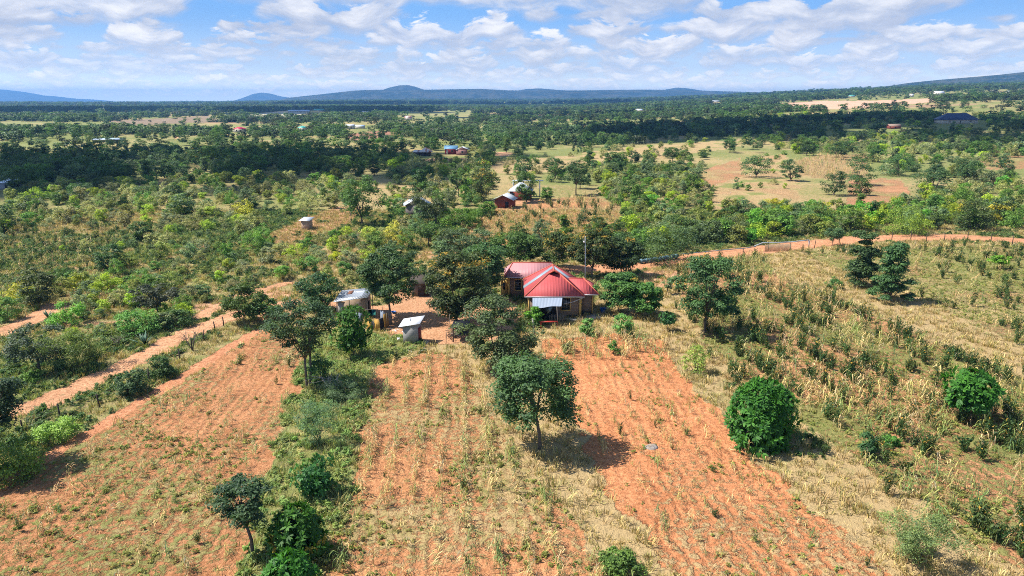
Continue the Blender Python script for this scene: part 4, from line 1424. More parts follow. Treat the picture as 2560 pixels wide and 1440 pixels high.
MAIZE = [maize_mesh(500 + i, (1.7, 1.9, 1.45, 2.0, 1.25, 1.6)[i], (9, 10, 8, 10, 7, 8)[i], 1) for i in range(6)]
DRY_C = [(0.50, 0.375, 0.21), (0.43, 0.32, 0.165), (0.55, 0.43, 0.27), (0.34, 0.31, 0.13)]
GRN_C = [(0.19, 0.25, 0.09), (0.28, 0.30, 0.11), (0.14, 0.22, 0.09)]


def shrub_mesh(seed, h, w):
    """Pigeon-pea-like crop shrub: upright leafy stems fanning from the ground."""
    rng = np.random.default_rng(seed)
    P, Nn, D = [], [], []
    for s in range(11):
        an = rng.uniform(0, 6.283)
        out = np.array((math.cos(an), math.sin(an), 0)) * w * 0.5 * rng.uniform(0.15, 1.0)
        hh = h * rng.uniform(0.65, 1.05)
        for j in range(24):
            t = rng.uniform(0.18, 1)
            c = out * t ** 1.2 + np.array((0, 0, hh * t))
            d = unit(rng.normal(size=3))
            P.append(c + d * 0.16 * (1.15 - 0.5 * t))
            Nn.append(unit(d + np.array((0, 0, 0.4))))
            D.append(unit(out * 0.6 + np.array((0, 0, 0.9)) + d * 0.8))
    P, Nn, D = np.array(P), np.array(Nn), np.array(D)
    ln = 0.20 * rng.uniform(0.7, 1.3, len(P))
    V, F = leaf_quads(rng, P, Nn, ln, ln * 0.42, 0.1, D)
    tint = np.clip(0.45 + rng.normal(size=len(P)) * 0.2, 0, 1)
    me = mesh_from('crop_shrub', V, F, {'tint': ('FACE', 'FLOAT', tint), 'flower': ('FACE', 'FLOAT', (rng.uniform(size=len(P)) < 0.02).astype(float))})
    me.materials.append(LEAF)
    return me


SHRUB = [shrub_mesh(600 + i, (1.6, 1.9, 1.3, 2.1)[i], (1.3, 1.5, 1.4, 1.7)[i]) for i in range(4)]


def rows_in(poly, n, seed, pitch, direction, jitter=0.2, opens=()):
    """Points on crop rows inside an outline, the nearest to the camera first."""
    pts = sprinkle(poly, n, opens, seed)
    c, s = math.cos(direction), math.sin(direction)
    out = []
    rng = np.random.default_rng(seed + 1)
    for p in pts:
        u = p[0] * c - p[1] * s
        w = p[0] * s + p[1] * c
        u = round(u / pitch) * pitch + rng.normal() * jitter
        x, y = u * c + w * s, -u * s + w * c
        z = float(height(x, y))
        px, py = project(x, y, z)
        out.append((x, y, z, float(px), float(py)))
    return sorted(out, key=lambda q: q[1])


def crops():
    rng = np.random.default_rng(41)
    plots = [   # outline, number, name of the plot, share of green plants, height
        (FIELD_A, 700, 'left red field', 0.65, 0.55), (FIELD_B, 950, 'middle field', 0.45, 0.70), (FIELD_C, 700, 'bare red field', 0.5, 0.5),
        (FIELD_D, 2600, 'shrubby field', 0.6, 0.85), (FIELD_E, 900, 'farther right field', 0.6, 0.85),
        (CROP_L, 420, 'left crop patch', 0.45, 0.85), (CROP_H, 480, 'hill crops', 0.3, 0.85), (STRIPE, 420, 'striped plot', 0.25, 1.2), ([(1345, 845), (1640, 842), (1700, 900), (1400, 900)], 120, 'house edge', 0.3, 0.9)]
    allp = []
    for i, (poly, n, nm, gs, hs) in enumerate(plots):
        for p in rows_in(poly, n, 700 + i, 1.8 if nm != 'striped plot' else 3.2, ROW_DIR if i < 3 else R(-9.5), 0.10):
            keep = fbm(np.array(p[0] / 5), np.array(p[1] / 5), 81, 3) + rng.normal() * 0.12 > 0.42
            if keep or nm in ('hill crops', 'striped plot', 'left crop patch', 'house edge'):
                allp.append((1.7 * hs / p[1], p, nm, rng.uniform() < gs, hs * rng.uniform(0.7, 1.2)))
    allp.sort(key=lambda q: -q[0])
    inview = [q for q in allp if -20 < q[1][3] < 2580 and q[1][4] < 1450]
    ind = set(id(q) for q in inview[:290])
    for q in inview[:290]:
        _, p, nm, gr, s = q
        me = MAIZE[int(rng.integers(0, 6))]
        o = link('maize_plant', me)
        o.location = p[:3]
        o.rotation_euler = (rng.normal() * 0.12, rng.normal() * 0.12, rng.uniform(0, 6.28))
        o.scale = (s * rng.uniform(0.9, 1.3), s, s)
        o.color = (*(GRN_C[int(rng.integers(0, 3))] if gr else DRY_C[int(rng.integers(0, 4))]), 1)
        THINGS.append((o, p[3], p[4], f"{'green-leaved' if gr else 'dry'} maize plant in the {nm}", 'maize plant', 'maize plants of the near fields', 1.7 * s / p[1] * FPX))
    rest = [q for q in allp if id(q) not in ind]
    src = []
    for i in range(6):
        for c in (DRY_C[i % 4], DRY_C[(i + 1) % 4], GRN_C[i % 3]):
            m2 = MAIZE[i].copy()
            m2.materials.clear()
            m2.materials.append(leaf_material('maize_leaf', c, trans=0.15, gloss=0.12))
            src.append(source(m2, c))
    stuff('maize_crop', [q[1][:3] for q in rest], [q[4] for q in rest], src, 13)
    # field shrubs
    sp = []
    for i, (poly, n, nm, sz) in enumerate(((FIELD_D, 850, 'shrubby field', 1.0), (FIELD_E, 380, 'farther right field', 1.0), (CROP_L, 200, 'left crop patch', 0.95), (CROP_H, 190, 'hill crops', 1.05), ([(2080, 1120), (2330, 1120), (2560, 1230), (2700, 1330), (2700, 1480), (2560, 1420), (2420, 1335), (2250, 1225)], 100, 'shrubby field', 1.1), (FIELD_A, 12, 'left red field', 0.55), (FIELD_B, 12, 'middle field', 0.5), (FIELD_C, 14, 'bare red field', 0.5))):
        for p in rows_in(poly, n, 800 + i, 3.6 if n > 60 else 1.8, R(-9.5) if n > 60 else ROW_DIR, 0.3):
            if n > 60 and fbm(np.array(p[0] / 4), np.array(p[1] / 9), 85, 2) + rng.normal() * 0.10 < 0.44:
                continue
            sp.append((sz / p[1], p, nm, sz * rng.uniform(0.6, 1.2)))
    sp.sort(key=lambda q: -q[0])
    inview = [q for q in sp if -20 < q[1][3] < 2580 and q[1][4] < 1450]
    keep = set(id(q) for q in inview[:230])
    for q in inview[:230]:
        _, p, nm, s = q
        o = link('crop_shrub', SHRUB[int(rng.integers(0, 4))])
        o.location = p[:3]
        o.rotation_euler = (0, 0, rng.uniform(0, 6.28))
        o.scale = (s, s, s * rng.uniform(0.85, 1.1))
        c = ((0.050, 0.10, 0.032), (0.068, 0.125, 0.038), (0.095, 0.14, 0.048))[int(rng.integers(0, 3))]
        o.color = (*c, 1)
        THINGS.append((o, p[3], p[4], f'dark crop shrub in the {nm}', 'shrub', 'leafy crop shrubs of the fields', 1.6 * s / p[1] * FPX))
    rest = [q for q in sp if id(q) not in keep]
    if rest:
        stuff('shrub_crop', [q[1][:3] for q in rest], [q[3] for q in rest], [recolour(m, (0.068, 0.12, 0.038), 'shrub_leaf') for m in SHRUB], 14)


crops()


# ------------------------------------------------------------------ single bushes and shrubs of the foreground
def own_bush(kind, bx, by, ty, cw, label, colour, seed, name='bush', n=34, nl=70, leaf=0.17, cat='bush', **kw):
    g, h, w = span(bx, by, ty, cw)
    me, cc = crown_mesh('foliage', seed, h, w, 0.05, n, nl, leaf, kind, kw.pop('flat', 0.65), **kw)
    r = empty(name, tuple(g), 0, label, cat)
    o = link('foliage', me, LEAF, r)
    o.color = (*colour, 1)
    mb = MB()
    for c in cc[:7]:
        mb.tube([(0, 0, -0.1), c * 0.5 + (0, 0, 0.05), c], [0.04, 0.025, 0.008], 4)
    link('stems', mb.mesh('stems', True), BARK, r)
    return r


own_bush('dome', 1470, 838, 796, 48, 'rounded soft green bush at the porch, left of a matching one', (0.1723, 0.3904, 0.1148), 120, n=36, nl=90)
own_bush('dome', 1556, 838, 787, 60, 'rounded soft green bush at the porch, right of a matching one', (0.1723, 0.3904, 0.1148), 121, n=40, nl=90)
own_bush('dome', 333, 985, 922, 82, 'dark bush on the fence line between track and footpath', (0.0965, 0.1723, 0.0827), 122, n=50, nl=90)
own_bush('dome', 402, 942, 890, 72, 'dark bush behind the fence-line one, by a leaning post', (0.0872, 0.1837, 0.0642), 123, n=44, nl=90)
own_bush('vase', 200, 922, 822, 160, 'wide olive-green thorn bush beside the left dirt track', (0.1723, 0.264, 0.078), 124, n=60, nl=110, leaf=0.19, slim=0.35)
own_bush('dome', 350, 830, 775, 120, 'wide green bush under the flat-layered grey tree', (0.1378, 0.2756, 0.0689), 125, n=60, nl=90, leaf=0.19)
own_bush('dome', 440, 815, 772, 80, 'dark low bush in the shade above the track', (0.0919, 0.1723, 0.0598), 126, n=40, nl=70, leaf=0.2)
own_bush('dome', 172, 808, 750, 92, 'bright green bush with a dark foot beside the farther left track', (0.1723, 0.3445, 0.0598), 127, n=44, nl=80, leaf=0.2)
own_bush('dome', 196, 722, 690, 52, 'single round yellow-green bush beside the left crop patch', (0.5, 0.5, 0.0412), 128, n=34, nl=80, leaf=0.2)
own_bush('dome', 20, 800, 745, 70, 'green bush at the picture edge over the farther left track', (0.1492, 0.287, 0.0689), 129, n=40, nl=70, leaf=0.2)
own_bush('dome', 838, 650, 630, 36, 'small vivid lime bush in the pale scrub', (0.4593, 0.5, 0.0345), 130, n=26, nl=60, leaf=0.2)
own_bush('vase', 785, 680, 636, 40, 'dark-centred green bush left of the vivid lime one', (0.1378, 0.287, 0.0803), 131, n=28, nl=60, leaf=0.2)
own_bush('vase', 708, 700, 662, 46, 'green bush beside a scorched patch of ground', (0.1723, 0.3329, 0.0642), 132, n=30, nl=60, leaf=0.2)
own_bush('dome', 860, 690, 652, 44, 'dark green bush below the sandy bank', (0.1034, 0.2296, 0.0575), 133, n=30, nl=60, leaf=0.2)
own_bush('vase', 925, 612, 566, 48, 'yellow-topped bush above the sandy bank', (0.3904, 0.4363, 0.0919), 134, n=30, nl=60, leaf=0.22)
own_bush('dome', 985, 590, 546, 42, 'golden olive bush below the stone hut', (0.5, 0.4593, 0.1148), 135, n=30, nl=60, leaf=0.22)
own_bush('dome', 1115, 620, 570, 60, 'grey-green rounded bush in front of the flat-topped acacia', (0.1378, 0.2181, 0.1264), 136, n=34, nl=70, leaf=0.22)
own_bush('dome', 1020, 622, 570, 58, 'green bush left of the grey-green rounded one', (0.1378, 0.287, 0.0689), 137, n=34, nl=70, leaf=0.22)
own_bush('dome', 640, 622, 575, 70, 'bright green bush at the foot of the soil clearing', (0.1723, 0.3329, 0.0575), 138, n=38, nl=70, leaf=0.22)
own_bush('round', 1462, 568, 520, 40, 'dark ball-shaped bush in the hill crops, farther of two', TEAL, 139, n=30, nl=60, leaf=0.25)
own_bush('round', 1488, 578, 546, 38, 'dark ball-shaped bush in the hill crops, nearer of two', SAGE, 140, n=30, nl=60, leaf=0.25)
own_bush('dome', 1660, 655, 555, 170, 'wide dark thicket along the near end of the red road', (0.101, 0.1884, 0.0689), 141, n=70, nl=80, leaf=0.26)
own_bush('dome', 1560, 640, 575, 80, 'dark thicket bush where the red road ends behind the house', (0.0965, 0.1837, 0.0689), 142, n=44, nl=70, leaf=0.26)
own_bush('dome', 2265, 582, 512, 130, 'wide yellow-green thicket behind the road fence', (0.2181, 0.3445, 0.0642), 143, n=60, nl=70, leaf=0.27)
own_bush('dome', 2040, 580, 508, 110, 'green thicket left of the wide yellow-green one', (0.1264, 0.2526, 0.0689), 144, n=54, nl=70, leaf=0.27)
own_bush('dome', 1830, 600, 540, 100, 'grey-green thicket behind the hanging fence mat', (0.1607, 0.2296, 0.1148), 145, n=50, nl=70, leaf=0.27)
own_bush('dome', 2085, 722, 692, 40, 'round dark green bush beside the twin tiered trees', (0.0965, 0.2296, 0.0689), 146, n=30, nl=60)
own_bush('dome', 55, 1190, 1095, 150, 'green weedy bush below the tree at the picture edge', (0.1723, 0.2756, 0.0598), 147, n=60, nl=90)
own_bush('dome', 140, 1100, 1050, 120, 'light green weedy clump on the fence line', (0.2756, 0.4018, 0.0919), 148, n=44, nl=80)
own_bush('vase', 800, 1108, 1000, 130, 'feathery blue-green shrub in the weedy strip', (0.1378, 0.2296, 0.1264), 149, n=60, nl=120, leaf=0.14, slim=0.25, cat='shrub')
own_bush('vase', 860, 1000, 950, 120, 'feathery low shrub at the top of the weedy strip', (0.1378, 0.2181, 0.1264), 150, n=44, nl=110, leaf=0.14, slim=0.25, cat='shrub')
own_bush('dome', 800, 955, 885, 70, 'dark leafy bush at the foot of the tall open tree', (0.0872, 0.1951, 0.0689), 151, n=40, nl=80)
own_bush('dome', 1550, 1440, 1370, 115, 'green bush at the bottom edge between the two red fields', (0.1378, 0.2756, 0.0642), 152, n=50, nl=100, leaf=0.16)
own_bush('vase', 2290, 1405, 1280, 190, 'wide feathery grey-green bush on the dry grassy bank', (0.1951, 0.287, 0.1148), 153, n=70, nl=110, leaf=0.15, slim=0.3)
own_bush('dome', 1740, 930, 860, 70, 'yellow-green weedy bush left of the shrubby field edge', (0.2756, 0.3904, 0.0919), 154, n=30, nl=50, leaf=0.18)
own_bush('dome', 2226, 1112, 1090, 44, 'low bright green bush among the right-hand crops', (0.1148, 0.3215, 0.0689), 155, n=26, nl=50)
own_bush('vase', 2168, 1145, 1080, 58, 'dark upright leafy bush beside the low bright green one', (0.0689, 0.1723, 0.0689), 156, n=34, nl=60)
own_bush('dome', 1425, 880, 852, 40, 'small weedy bush in front of the red bench', (0.2067, 0.2526, 0.1148), 157, n=24, nl=50)
own_bush('dome', 1535, 885, 850, 30, 'small green bush at the top of the bare red field', (0.1378, 0.2756, 0.0689), 158, n=20, nl=50)


# ------------------------------------------------------------------ building materials
def plain(name, col, rough=0.8, spec=0.2, metal=0.0, var=0.25, scale=3.0, dirt=None, bumpy=0.2):
    m, k, out = new_mat(name)
    pos = k.n('ShaderNodeTexCoord').outputs['Object']
    n = k.noise(pos, scale, 5.0, 0.62)
    c = k.mix(n, tuple(v * (1 - var) for v in col), tuple(min(1, v * (1 + var)) for v in col))
    if dirt is not None:
        c = k.mix(k.smooth(k.noise(pos, scale * 0.45, 4.0, 0.7), 0.52, 0.66, 0.0, 0.85), c, dirt)
    principled(k, out, c, rough, spec, metal, normal=bump(k, n, bumpy, 0.03))
    return m


def ribbed(name, col, rough=0.42, spec=0.4, metal=0.0, pitch=0.30, rust=None, rust_lo=0.55, var=0.12):
    """Corrugated or ribbed roof sheet; the ribs follow the mesh's own rib coordinate."""
    m, k, out = new_mat(name)
    rib = k.attr('rib').outputs['Fac']
    pos = k.n('ShaderNodeTexCoord').outputs['Object']
    n = k.noise(pos, 0.9, 5.0, 0.6)
    ph = k.math('SINE', k.math('MULTIPLY', rib, 2 * PI / pitch))
    sh = k.math('POWER', k.math('MULTIPLY', k.math('ADD', ph, 1.0), 0.5), 4.0)
    # each sheet has weathered a little differently
    sheet = k.n('ShaderNodeTexWhiteNoise', {'W': k.math('FLOOR', k.math('DIVIDE', rib, 0.9))}, noise_dimensions='1D').outputs[0]
    v = k.math('ADD', k.math('MULTIPLY', n, 0.6), k.math('MULTIPLY', sheet, 0.4))
    c = k.mix(v, tuple(x * (1 - var) for x in col), tuple(min(1, x * (1 + var)) for x in col))
    if rust is not None:
        c = k.mix(k.smooth(k.math('ADD', k.math('MULTIPLY', k.noise(pos, 0.7, 5.0, 0.7), 0.7), k.math('MULTIPLY', sheet, 0.3)), rust_lo, rust_lo + 0.12), c, rust)
    principled(k, out, c, rough, spec, metal, normal=bump(k, sh, 0.55, 0.03))
    return m


def brick(name, c1, c2, mortar, scale=1.0):
    m, k, out = new_mat(name)
    pos = k.n('ShaderNodeTexCoord').outputs['Object']
    sp = k.n('ShaderNodeSeparateXYZ', {0: pos}).outputs
    uv = k.comb(k.math('ADD', sp[0], sp[1]), sp[2])
    b = k.n('ShaderNodeTexBrick', {'Vector': uv, 'Scale': scale, 'Mortar Size': 0.012, 'Brick Width': 0.40, 'Row Height': 0.20, 'Color1': (*c1, 1), 'Color2': (*c2, 1), 'Mortar': (*mortar, 1)})
    n = k.noise(pos, 2.0, 4.0, 0.6)
    c = k.mix(1.0, b.outputs[0], k.mix(n, (0.75, 0.75, 0.75), (1.2, 1.2, 1.2)), 'MULTIPLY')
    principled(k, out, c, 0.9, 0.1, normal=bump(k, n, 0.4, 0.03))
    return m


M = dict(
    red=ribbed('red_roof_sheet', (0.47, 0.092, 0.090), pitch=0.36, rough=0.6, spec=0.15), lightened=ribbed('red_roof_sheet_with_sheen', (0.48, 0.225, 0.23), pitch=0.42, rough=0.55, spec=0.3),  # rear roof: the same red with an oblique sheen painted in
    cap=plain('ridge_cap_paint', (0.55, 0.13, 0.08), 0.5), skylight=ribbed('clear_roof_sheet', (0.30, 0.36, 0.41), rough=0.45, pitch=0.2),
    tin=ribbed('galvanised_sheet', (0.50, 0.53, 0.57), 0.5, 0.4, 0.15, 0.15, rust=(0.30, 0.17, 0.11), rust_lo=0.66), tin_white=ribbed('bright_tin_sheet', (0.74, 0.75, 0.77), 0.5, 0.4, 0.0, 0.2),
    canopy_tin=ribbed('blue_grey_tin_sheet', (0.29, 0.34, 0.41), 0.5, 0.35, 0.1, 0.18), rust_brown=plain('rusted_sheet_patch', (0.20, 0.085, 0.05), 0.8),
    tin_grey=ribbed('grey_tin_sheet', (0.32, 0.345, 0.38), 0.42, 0.5, 0.2, 0.2), rusty=ribbed('rusty_sheet', (0.58, 0.55, 0.52), 0.6, 0.3, 0.1, 0.5, rust=(0.33, 0.10, 0.05), rust_lo=0.42),
    blue_roof=ribbed('blue_roof_sheet', (0.26, 0.50, 0.66), pitch=0.5), teal_roof=ribbed('teal_roof_sheet', (0.09, 0.42, 0.34), pitch=0.5), crimson=ribbed('crimson_roof_sheet', (0.50, 0.035, 0.075), pitch=0.5),
    navy=ribbed('navy_roof_sheet', (0.018, 0.035, 0.10), pitch=0.5), pale_blue=ribbed('pale_blue_sheet', (0.50, 0.62, 0.78), pitch=0.4), thatch=plain('weathered_thatch', (0.30, 0.21, 0.16), 0.95, 0.05),
    brick=brick('brown_brick', (0.27, 0.185, 0.135), (0.20, 0.14, 0.105), (0.33, 0.27, 0.22)), stone=brick('grey_stone_block', (0.24, 0.21, 0.19), (0.17, 0.15, 0.14), (0.30, 0.27, 0.25), 0.8),
    block=brick('grey_concrete_block', (0.36, 0.35, 0.34), (0.29, 0.28, 0.275), (0.40, 0.39, 0.38), 0.9), redwall=plain('red_mud_wall', (0.23, 0.062, 0.042), 0.9, 0.1), maroon=plain('maroon_wall', (0.24, 0.030, 0.035), 0.9, 0.1),
    pinkwall=brick('pinkish_brick', (0.34, 0.17, 0.15), (0.28, 0.13, 0.12), (0.38, 0.26, 0.23)), yellow=plain('ochre_yellow_paint', (0.60, 0.39, 0.12), 0.7, var=0.12), dark=plain('black_paint', (0.02, 0.02, 0.025), 0.7),
    cream=plain('cream_wall', (0.55, 0.50, 0.42), 0.85), glass=plain('dark_window_glass', (0.015, 0.018, 0.022), 0.12, 0.6, var=0.1), wood=plain('grey_weathered_wood', (0.20, 0.165, 0.135), 0.9, 0.1, scale=6), darkwood=plain('dark_weathered_wood', (0.075, 0.06, 0.05), 0.9, 0.1, scale=6),
    metal=plain('grey_metal', (0.42, 0.44, 0.47), 0.45, 0.5, 0.5), tarp=plain('brown_tarpaulin', (0.38, 0.27, 0.18), 0.7, 0.2, var=0.35, scale=1.6, dirt=(0.50, 0.44, 0.37), bumpy=0.6), blacktarp=plain('black_tarpaulin', (0.014, 0.016, 0.022), 0.6),
    concrete=plain('worn_concrete', (0.42, 0.37, 0.32), 0.9), doorred=plain('dark_red_door_paint', (0.24, 0.04, 0.03), 0.6), redmetal=plain('red_painted_steel', (0.38, 0.045, 0.03), 0.5), blueplastic=plain('blue_plastic', (0.03, 0.13, 0.42), 0.4, 0.4, var=0.1),
    greyblue=plain('grey_blue_steel', (0.20, 0.235, 0.29), 0.6, dirt=(0.28, 0.25, 0.22)), ochreboard=plain('ochre_board', (0.46, 0.26, 0.055), 0.7, var=0.2, dirt=(0.30, 0.17, 0.05)), greyboard=plain('grey_board', (0.33, 0.30, 0.27), 0.85), tealcloth=plain('dark_teal_cloth', (0.02, 0.13, 0.11), 0.9),
    netblue=plain('blue_green_netting', (0.13, 0.22, 0.26), 0.9, var=0.4, scale=9, bumpy=1.0), netgrey=plain('pale_grey_netting', (0.38, 0.42, 0.46), 0.9, var=0.3, scale=9, bumpy=1.0), mat=plain('dry_reed_mat', (0.36, 0.28, 0.17), 0.95, var=0.4, scale=8), white=plain('white_paint', (0.78, 0.77, 0.74), 0.6, var=0.08),
    brownhide=plain('brown_hide', (0.16, 0.06, 0.035), 0.8), whitehide=plain('white_hide', (0.68, 0.66, 0.62), 0.8), agave=plain('blue_green_agave', (0.085, 0.16, 0.10), 0.5, 0.3), rock=plain('pale_grey_rock', (0.30, 0.26, 0.23), 0.95, scale=4, bumpy=1.0), bluecloth=plain('faded_blue_cloth', (0.22, 0.31, 0.42), 0.9),
    wire=plain('rusted_wire', (0.16, 0.13, 0.11), 0.7))
LF = (1, 0, 0)
FB = (0, 1, 0)


class Place:
    """Adds parts to a thing in world coordinates: the builder takes care of the thing's origin."""
    def __init__(self, name, origin, label, cat, group=None):
        self.o = np.array(origin, float)
        self.root = empty(name, tuple(self.o), 0, label, cat, group)

    def part(self, name, mb, mat, parent=None, label=None):
        mb.v = [tuple(np.array(p) - self.o) for p in mb.v]
        ob = mb.build(name, M[mat], parent or self.root)
        if label:
            ob['label'] = label
        return ob


def frame_window(pl, x0, x1, y, z0, z1, frame='yellow', bars=3, parent=None):
    """A window in a wall facing the camera: proud frame, dark pane set back in it, grille bars."""
    w = 0.10
    f = MB()
    f.box(x0 - w, x0, y - 0.06, y + 0.02, z0 - w, z1 + w).box(x1, x1 + w, y - 0.06, y + 0.02, z0 - w, z1 + w)
    f.box(x0, x1, y - 0.06, y + 0.02, z0 - w, z0).box(x0, x1, y - 0.06, y + 0.02, z1, z1 + w)
    win = pl.part('window', f, frame, parent)
    pl.part('pane', MB().box(x0, x1, y - 0.012, y + 0.02, z0, z1), 'glass', win)
    g = MB()
    for i in range(1, bars + 1):
        x = x0 + (x1 - x0) * i / (bars + 1)
        g.box(x - 0.012, x + 0.012, y - 0.04, y - 0.02, z0, z1)
    for i in range(1, 4):
        z = z0 + (z1 - z0) * i / 4
        g.box(x0, x1, y - 0.052, y - 0.042, z - 0.012, z + 0.012)
    pl.part('grille', g, 'metal', win)
    return win


# ------------------------------------------------------------------ the red-roofed farmhouse
def farmhouse():
    pl = Place('farmhouse', (5.3, 88.5, float(height(5.3, 88.5))), 'brown brick farmhouse with bright red hipped roof and faded rear wing, in the middle', 'house')
    z = pl.o[2]
    w = MB().box(2.1, 8.5, 85.0, 92.7, z - 0.3, z + 2.95)
    wall = pl.part('wall', w, 'brick')
    pl.part('wall', MB().box(8.503, 10.35, 86.6, 90.6, z - 0.3, z + 2.85), 'brick', label='brick wall of the side wing')
    pl.part('wall', MB().box(-0.5, 5.3, 94.9, 99.2, z - 0.3, z + 2.9), 'brick', label='brick wall of the rear wing')
    pl.part('annex', MB().box(-1.55, -0.52, 95.6, 98.2, z - 0.3, z + 2.3), 'yellow', label='low ochre annex at the end of the rear wing')
    pl.part('plinth', MB().box(2.06, 8.54, 84.96, 85.05, z - 0.3, z + 0.42).box(8.56, 10.40, 86.55, 86.65, z - 0.3, z + 0.42), 'dark')
    pl.part('porch_slab', MB().box(5.6, 9.4, 84.0, 84.94, z - 0.3, z + 0.14).box(9.402, 11.2, 84.6, 86.5, z - 0.3, z + 0.12), 'concrete')
    c = MB()
    for x, y in ((8.42, 84.93), (2.02, 84.93)):
        c.box(x, x + 0.22, y - 0.02, y + 0.20, z - 0.2, z + 2.9)
    pl.part('corner_column', c, 'yellow')
    for x in (8.72, 10.18):
        pl.part('corner_column', MB().box(x, x + 0.2, 86.50, 86.72, z + 0.1, z + 2.85), 'yellow')
    pl.part('corner_column', MB().box(-0.58, -0.30, 94.82, 95.0, z - 0.1, z + 2.88), 'yellow')
    pl.part('corner_column', MB().box(2.0, 2.2, 94.84, 95.0, z - 0.1, z + 2.88), 'yellow')
    frame_window(pl, 6.2, 7.25, 85.0, z + 1.1, z + 2.65, bars=4)
    frame_window(pl, 3.4, 4.4, 85.0, z + 1.1, z + 2.5)
    frame_window(pl, 0.45, 1.25, 94.9, z + 1.0, z + 2.5, bars=1)
    pl.part('doorway', MB().box(-1.30, -0.95, 95.56, 95.61, z + 0.9, z + 1.9), 'glass', label='dark opening in the annex')
    E = z + 3.02
    RZ, GZ = z + 5.72, z + 5.22
    th = 0.05
    # main roof: front hip with gablet, two side slopes, back hip
    r = MB()
    r.slab([(1.55, 84.4, E), (9.05, 84.4, E), (6.05, 87.3, GZ), (4.65, 87.3, GZ)], th, LF)
    r.slab([(1.55, 84.4, E), (4.65, 87.3, GZ), (5.35, 86.95, RZ), (5.35, 90.4, RZ), (1.55, 93.3, E)], th, FB)
    r.slab([(9.05, 84.4, E), (9.05, 93.3, E), (5.35, 90.4, RZ), (5.35, 86.95, RZ), (6.05, 87.3, GZ)], th, FB)
    r.slab([(9.05, 93.3, E), (1.55, 93.3, E), (5.35, 90.4, RZ)], th, LF)
    roof = pl.part('roof', r, 'red')
    pl.part('gablet', MB().add([(4.75, 87.36, GZ - 0.05), (5.95, 87.36, GZ - 0.05), (5.35, 87.36, RZ - 0.12), (4.75, 87.42, GZ - 0.05), (5.95, 87.42, GZ - 0.05), (5.35, 87.42, RZ - 0.12)], [[0, 1, 2], [5, 4, 3], [0, 3, 4, 1], [1, 4, 5, 2], [2, 5, 3, 0]]), 'dark', roof)

    def cap(*lines, rad=0.085):
        m = MB()
        for a, b in lines:
            m.tube([a, b], rad, 6)
        return m
    pl.part('ridge_cap', cap(((5.35, 86.9, RZ), (5.35, 90.45, RZ)), ((4.65, 87.3, GZ), (5.35, 86.92, RZ)), ((6.05, 87.3, GZ), (5.35, 86.92, RZ)), ((1.55, 84.4, E), (4.65, 87.3, GZ)), ((9.05, 84.4, E), (6.05, 87.3, GZ)), ((5.35, 90.4, RZ), (9.05, 93.3, E)), ((5.35, 90.4, RZ), (1.55, 93.3, E))), 'cap', roof)
    lift = 0.03

    def on_left(x, y):
        return (x, y, E + (x - 1.55) / 3.8 * (RZ - E) + lift)

    def on_right(x, y):
        return (x, y, E + (9.05 - x) / 3.7 * (RZ - E) + lift)
    pl.part('skylight', MB().slab([on_left(1.5, 88.3), on_left(5.25, 88.5), on_left(5.25, 89.7), on_left(1.5, 89.7)], 0.02, FB), 'skylight', roof)
    pl.part('skylight', MB().slab([on_right(9.1, 88.2), on_right(5.45, 88.2), on_right(5.45, 89.9), on_right(9.1, 89.9)], 0.02, FB), 'skylight', roof)
    # side wing
    e2, r2 = z + 2.93, z + 4.36
    r = MB()
    r.slab([(8.35, 85.7, e2), (10.95, 85.7, e2), (9.25, 88.4, r2), (7.2, 88.4, r2)], th, LF)
    r.slab([(10.95, 85.7, e2), (10.95, 91.1, e2), (9.25, 88.4, r2)], th, FB)
    r.slab([(10.95, 91.1, e2), (8.35, 91.1, e2), (7.2, 88.4, r2), (9.25, 88.4, r2)], th, LF)
    wing = pl.part('roof', r, 'red', label='red hipped roof of the side wing')
    pl.part('ridge_cap', cap(((7.2, 88.4, r2), (9.25, 88.4, r2)), ((9.25, 88.4, r2), (10.95, 85.7, e2)), ((9.25, 88.4, r2), (10.95, 91.1, e2)), rad=0.07), 'cap', wing)
    # rear wing, its red lightened by a sheen put into the colour
    e3, r3 = z + 3.02, z + 4.48
    r = MB()
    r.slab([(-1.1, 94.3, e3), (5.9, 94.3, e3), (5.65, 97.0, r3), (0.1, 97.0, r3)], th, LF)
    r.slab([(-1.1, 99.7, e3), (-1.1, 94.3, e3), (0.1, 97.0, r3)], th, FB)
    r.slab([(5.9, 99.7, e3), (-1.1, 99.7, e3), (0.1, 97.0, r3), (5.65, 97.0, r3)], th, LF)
    rear = pl.part('roof', r, 'lightened', label='faded pinkish red roof of the rear wing, sheen in its colour')
    pl.part('ridge_cap', cap(((0.05, 97.0, r3), (5.7, 97.0, r3)), ((0.1, 97.0, r3), (-1.1, 94.3, e3)), rad=0.08), 'cap', rear)
    g = MB().box(1.55, 9.05, 84.30, 84.39, E - 0.13, E - 0.02).box(9.07, 10.95, 85.60, 85.69, e2 - 0.12, e2 - 0.02).box(-1.1, 1.5, 94.2, 94.29, e3 - 0.12, e3 - 0.02)
    g.tube([(8.9, 84.33, E - 0.12), (7.6, 84.5, E - 0.75), (6.4, 84.3, E - 0.95)], 0.05, 6)
    pl.part('gutter', g, 'metal')


farmhouse()


